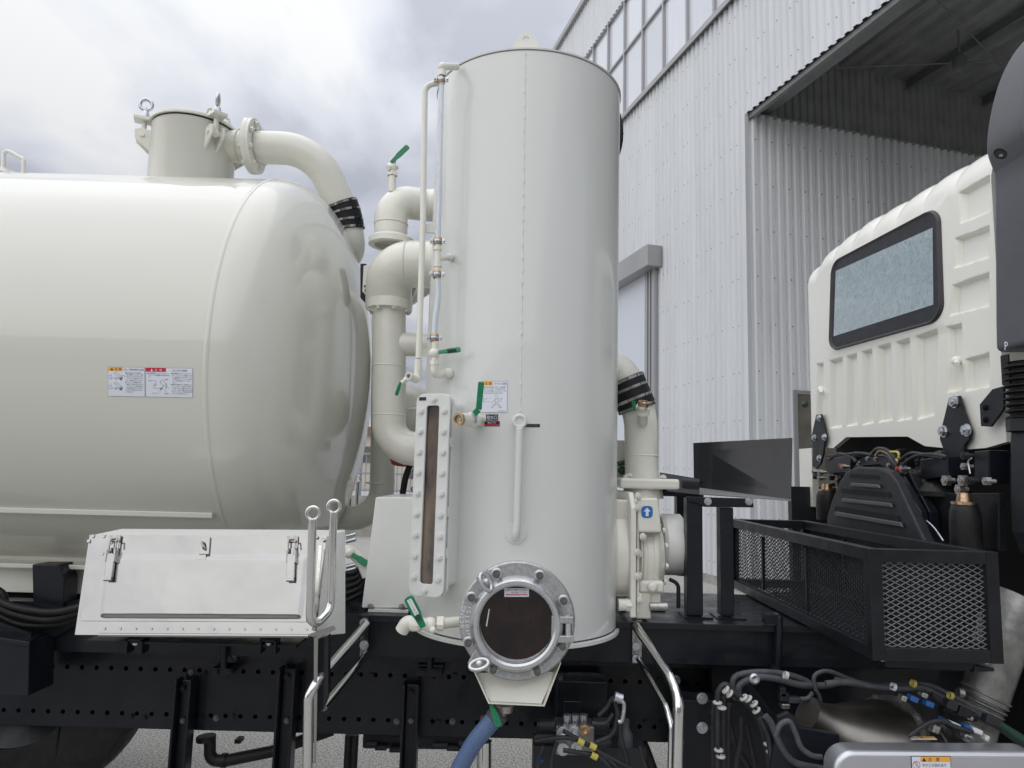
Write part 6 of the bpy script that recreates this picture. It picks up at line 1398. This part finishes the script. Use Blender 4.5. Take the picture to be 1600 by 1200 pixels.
cable([(1156, 1094), (1154, 1076), (1162, 1066), (1185, 1058), (1215, 1061), (1250, 1070), (1290, 1071), (1308, 1066)], 5.0, 'cable_grey', 2.70, label='thick grey cable looping over the chassis rail')
cable([(1290, 1068), (1330, 1066), (1365, 1072), (1410, 1075), (1440, 1074), (1460, 1083), (1490, 1098), (1520, 1113), (1560, 1136), (1620, 1180)], 4.6, 'cable_grey', 2.52)
cable([(1305, 1062), (1345, 1070), (1400, 1071), (1430, 1068), (1455, 1072), (1480, 1084), (1510, 1100), (1545, 1120), (1610, 1160)], 4.2, 'cable_grey', 2.55)
cable([(1275, 1078), (1272, 1058), (1285, 1049), (1300, 1050), (1320, 1058), (1342, 1066)], 3.2, 'cable_grey', 2.60)
cable([(1275, 1078), (1281, 1090), (1280, 1105), (1268, 1116), (1250, 1120)], 3.0, 'cable_grey', 2.66); cable([(1270, 1082), (1262, 1091), (1250, 1092)], 3.2, 'cable_grey', 2.64)
cable([(1212, 1150), (1218, 1134), (1228, 1127), (1236, 1130), (1244, 1148), (1252, 1168), (1268, 1180), (1284, 1183)], 4.0, 'cable_grey', 2.42, label='grey hose arching down to the silver cover')
cable([(1196, 1118), (1206, 1132), (1220, 1165), (1240, 1190), (1275, 1199), (1320, 1205)], 5.0, 'cable_grey', 2.50); cable([(1188, 1122), (1200, 1150), (1206, 1190), (1210, 1220)], 4.5, 'cable_black', 2.52)
cable([(1540, 1120), (1570, 1138), (1600, 1158), (1640, 1180)], 6.5, 'dark_green', 2.48); cable([(1455, 1085), (1480, 1105), (1500, 1128), (1512, 1150)], 4.0, 'cable_black', 2.50)
cable([(1420, 1150), (1440, 1136), (1455, 1128), (1475, 1126), (1490, 1134), (1520, 1144)], 3.2, 'cable_black', 2.40); cable([(1470, 1110), (1500, 1118), (1524, 1120)], 7, 'rubber', 2.50)
cable([(1158, 1120), (1158, 1150), (1152, 1185), (1148, 1215)], 4.5, 'cable_black', 2.75); cable([(1165, 1130), (1172, 1160), (1180, 1200), (1184, 1215)], 4.0, 'cable_black', 2.78); cable([(1140, 1130), (1150, 1165), (1165, 1190), (1178, 1215)], 3.6, 'cable_black', 2.80)
for (x, y, ang) in ((1121, 1098, 0), (1128, 1106, 0), (1134, 1078, 50), (1140, 1084, 50), (1162, 1090, 40), (1169, 1092, 40), (1178, 1100, 40), (1182, 1110, 40), (1123, 1172, 0), (1126, 1182, 0), (1200, 1164, 15), (1204, 1176, 15)):
    p_ = P(x, y, 2.585); d_ = V((math.sin(rad(ang)), 0, math.cos(rad(ang)) * (1 if ang < 30 else -1)))
    M().torus(p_, d_, S(4.8, 2.6), S(2.2, 2.6), 20, 8).build('white_clip', 'white_clip', TP)
M().lathe([(0, 0), (S(8, 2.6), 0), (S(8, 2.6), .008), (S(5, 2.6), .012), (0, .008)], P(1178, 1060, 2.64), (0, -1, 0), 24).build('cable_clamp', 'zinc', TP)
for x, y, mt in ((1427, 1068, 'yellow_tape'), (1485, 1087, 'yellow_tape'), (1396, 1073, 'st_white'), (1228, 1055, 'white_clip')): M().lathe([(S(5.6, 2.5), -.006), (S(5.6, 2.5), .006)], P(x, y, 2.50), (1, 0, -.3), 14).build('cable_tape', mt, TP)
for x, y, w_, h_, mt in ((1426, 1091, 12, 8, 'blue_plastic'), (1450, 1099, 12, 8, 'blue_plastic'), (1475, 1126, 12, 7, 'blue_plastic'), (1509, 1134, 10, 5, 'blue_plastic'), (1490, 1132, 15, 7, 'st_silver'), (1524, 1141, 15, 7, 'st_silver'), (1410, 1090, 8, 8, 'bolt_steel'), (1442, 1085, 9, 7, 'bolt_steel'), (1485, 1101, 16, 12, 'plastic_dark'), (1505, 1112, 20, 14, 'rubber'), (1512, 1120, 10, 6, 'bolt_steel'), (1460, 1138, 10, 12, 'bolt_steel'), (1510, 1150, 12, 6, 'zinc'), (1539, 1152, 6, 8, 'st_silver'), (1240, 1093, 22, 9, 'cable_grey'), (1224, 1088, 16, 14, 'plastic_dark'), (1226, 1102, 14, 8, 'bolt_steel'), (1222, 1080, 10, 16, 'plastic_dark'), (1548, 1125, 22, 12, 'plastic_dark')):
    c = P(x, y, 2.44 if x > 1300 else 2.72); M().box(c, (S(w_, 2.5), .03, S(h_, 2.5)), Matrix.Rotation(.35 if x > 1300 else 0, 3, 'Y')).build('connector', mt, TP, bevel=.004)
M().prism([P(x, y, 2.70) for x, y in ((1166, 1070), (1172, 1066), (1208, 1116), (1208, 1135), (1196, 1130))], (0, .015, 0)).build('cable_bracket', 'frame_black', TP, bevel=.003)
# right outrigger panel with bolts
m = M().bb(P(1068, 1230, 3.0), P(1112, 1072, 3.2)); op = m.build('outrigger_panel', 'frame_black', TP, 'upright black plate with three plated bolts', bevel=.004)
for x, y in ((1097, 1091), (1097, 1137), (1055, 1063), (1118, 1113), (1118, 1138)): hexbolt(op, P(x, y, 3.0 if x > 1060 else 3.2), (0, -1, 0), .018, 'zinc')
M().bb((P(1113, 1100, 3.1).x, 3.1, .45), (3.5, 3.15, z0_)).build('cable_dark_backdrop', 'frame_black', TP)  # added black plate: hides the bright ground so the cable area stays dark
# solenoid manifold
sY2 = 2.72
M().bb(P(868, 1130, 3.05), P(942, 1050, 3.2)).build('bracket_plate', 'frame_black', TP, bevel=.004); M().bb(P(880, 1120, 3.03), P(908, 1092, 3.06)).build('raised_pad', 'frame_black', TP, bevel=.004)
M().bb(P(832, 1240, 2.82), P(1000, 1150, 2.95)).build('valve_housing', 'plastic_dark', TP)
m = M().bb(P(868, 1180, sY2), P(924, 1121, sY2 + .1)); mf = m.build('air_manifold', 'exhaust_alu', TP, 'grey solenoid air manifold with black plugs low beside the column', bevel=.005)
for x, y, r, mt in ((879, 1141, 8.5, 'zinc'), (896, 1140, 8.5, 'zinc'), (913, 1138, 8, 'brass'), (879, 1168, 9, 'zinc'), (900, 1165, 8, 'zinc')): M().lathe([(S(r, sY2), 0), (S(r, sY2), .02), (S(r * .6, sY2), .022), (0, .016)], P(x, y, sY2), (0, -1, 0), 20).build('port', mt, mf)
for x in (886, 899, 912): M().cyl(P(x, 1132, sY2 + .03), P(x, 1116, sY2 + .03), S(6, sY2), 16).build('fitting', 'zinc', mf)
for x0, x1, y, r in ((843, 867, 1132, 8), (838, 867, 1152, 8), (926, 948, 1131, 9), (926, 950, 1160, 9)): m = M().cyl(P(x0, y, sY2 + .03), P(x1, y, sY2 + .03), S(r, sY2), 8); m.cyl(P(x0 - 4 if x0 < 900 else x1, y, sY2 + .03), P(x0 if x0 < 900 else x1 + 4, y, sY2 + .03), S(r * .7, sY2), 8); m.build('solenoid_plug', 'plastic_dark', mf)
for pts in (((836, 1158), (860, 1154), (890, 1153), (915, 1162), (940, 1178), (965, 1200), (980, 1220)), ((880, 1172), (905, 1176), (935, 1182), (960, 1205)), ((880, 1142), (895, 1150), (925, 1168), (955, 1185), (985, 1200)), ((930, 1160), (955, 1148), (964, 1125), (962, 1100), (955, 1090)), ((960, 1092), (968, 1120), (970, 1150), (980, 1190), (984, 1215)), ((935, 1118), (948, 1105), (955, 1093), (966, 1090)), ((850, 1165), (842, 1185), (838, 1215)), ((870, 1160), (862, 1185), (860, 1215)), ((1000, 1165), (1006, 1190), (1015, 1220)), ((925, 1130), (945, 1130), (958, 1115))):
    cable([(x, y) for x, y in pts], 3.4, 'cable_black', 2.62)
cable([(965, 1095), (975, 1100), (972, 1125), (966, 1128)], 3.2, 'zinc', 2.60); M().cyl(P(972, 1092, 2.6), P(960, 1088, 2.6), S(7, 2.6), 14).build('grey_elbow', 'zinc', TP)
for x, y in ((907, 1159), (926, 1166), (928, 1181)): M().lathe([(S(4.8, 2.6), -.012), (S(4.8, 2.6), .012)], P(x, y, 2.61), (1, 0, -.5), 12).build('cable_tape', 'yellow_tape', TP)
M().lathe([(0, 0), (S(11, 2.7), 0), (S(11, 2.7), .04), (S(6, 2.7), .06), (S(6, 2.7), .09), (0, .09)], P(977, 1165, 2.7), (0, 0, 1), 20).build('pressure_sensor', 'cable_grey', TP)
M().cyl(P(842, 1188, 2.7), P(845, 1184, 2.7), .014, 10).build('blue_coupling', 'blue_plastic', TP)
M().tube([P(757, 1158, 2.9), P(757, 1260, 2.9)], S(11, 2.9), 24).build('polished_tube', 'chrome_pipe', TP)
M().tube(smooth_path([P(1003, 1162, 3.0), P(1012, 1185, 3.0), P(1024, 1220, 3.0)], 5), S(9, 3.0), 14).build('rubber_hose', 'rubber', TP)
# near road wheels, out of the picture but carrying the truck
for X in (-3.1, 2.9):
    for Y in (2.85, 4.6):
        o = M().lathe([(.28, -.13), (.44, -.14), (.49, -.10), (.50, -.04), (.50, .04), (.49, .10), (.44, .14), (.28, .13), (.28, -.13)], (X, Y, .5), (0, 1, 0), 56).build('wheel', 'rubber', TP); M().lathe([(0, -.03), (.2, -.03), (.28, -.12), (.28, .12), (0, .05)], (X, Y, .5), (0, 1, 0), 40).build('rim', 'steel_grey', o)
# tidy helper properties
for o in list(bpy.data.objects):
    if 'wo' in o: del o['wo']
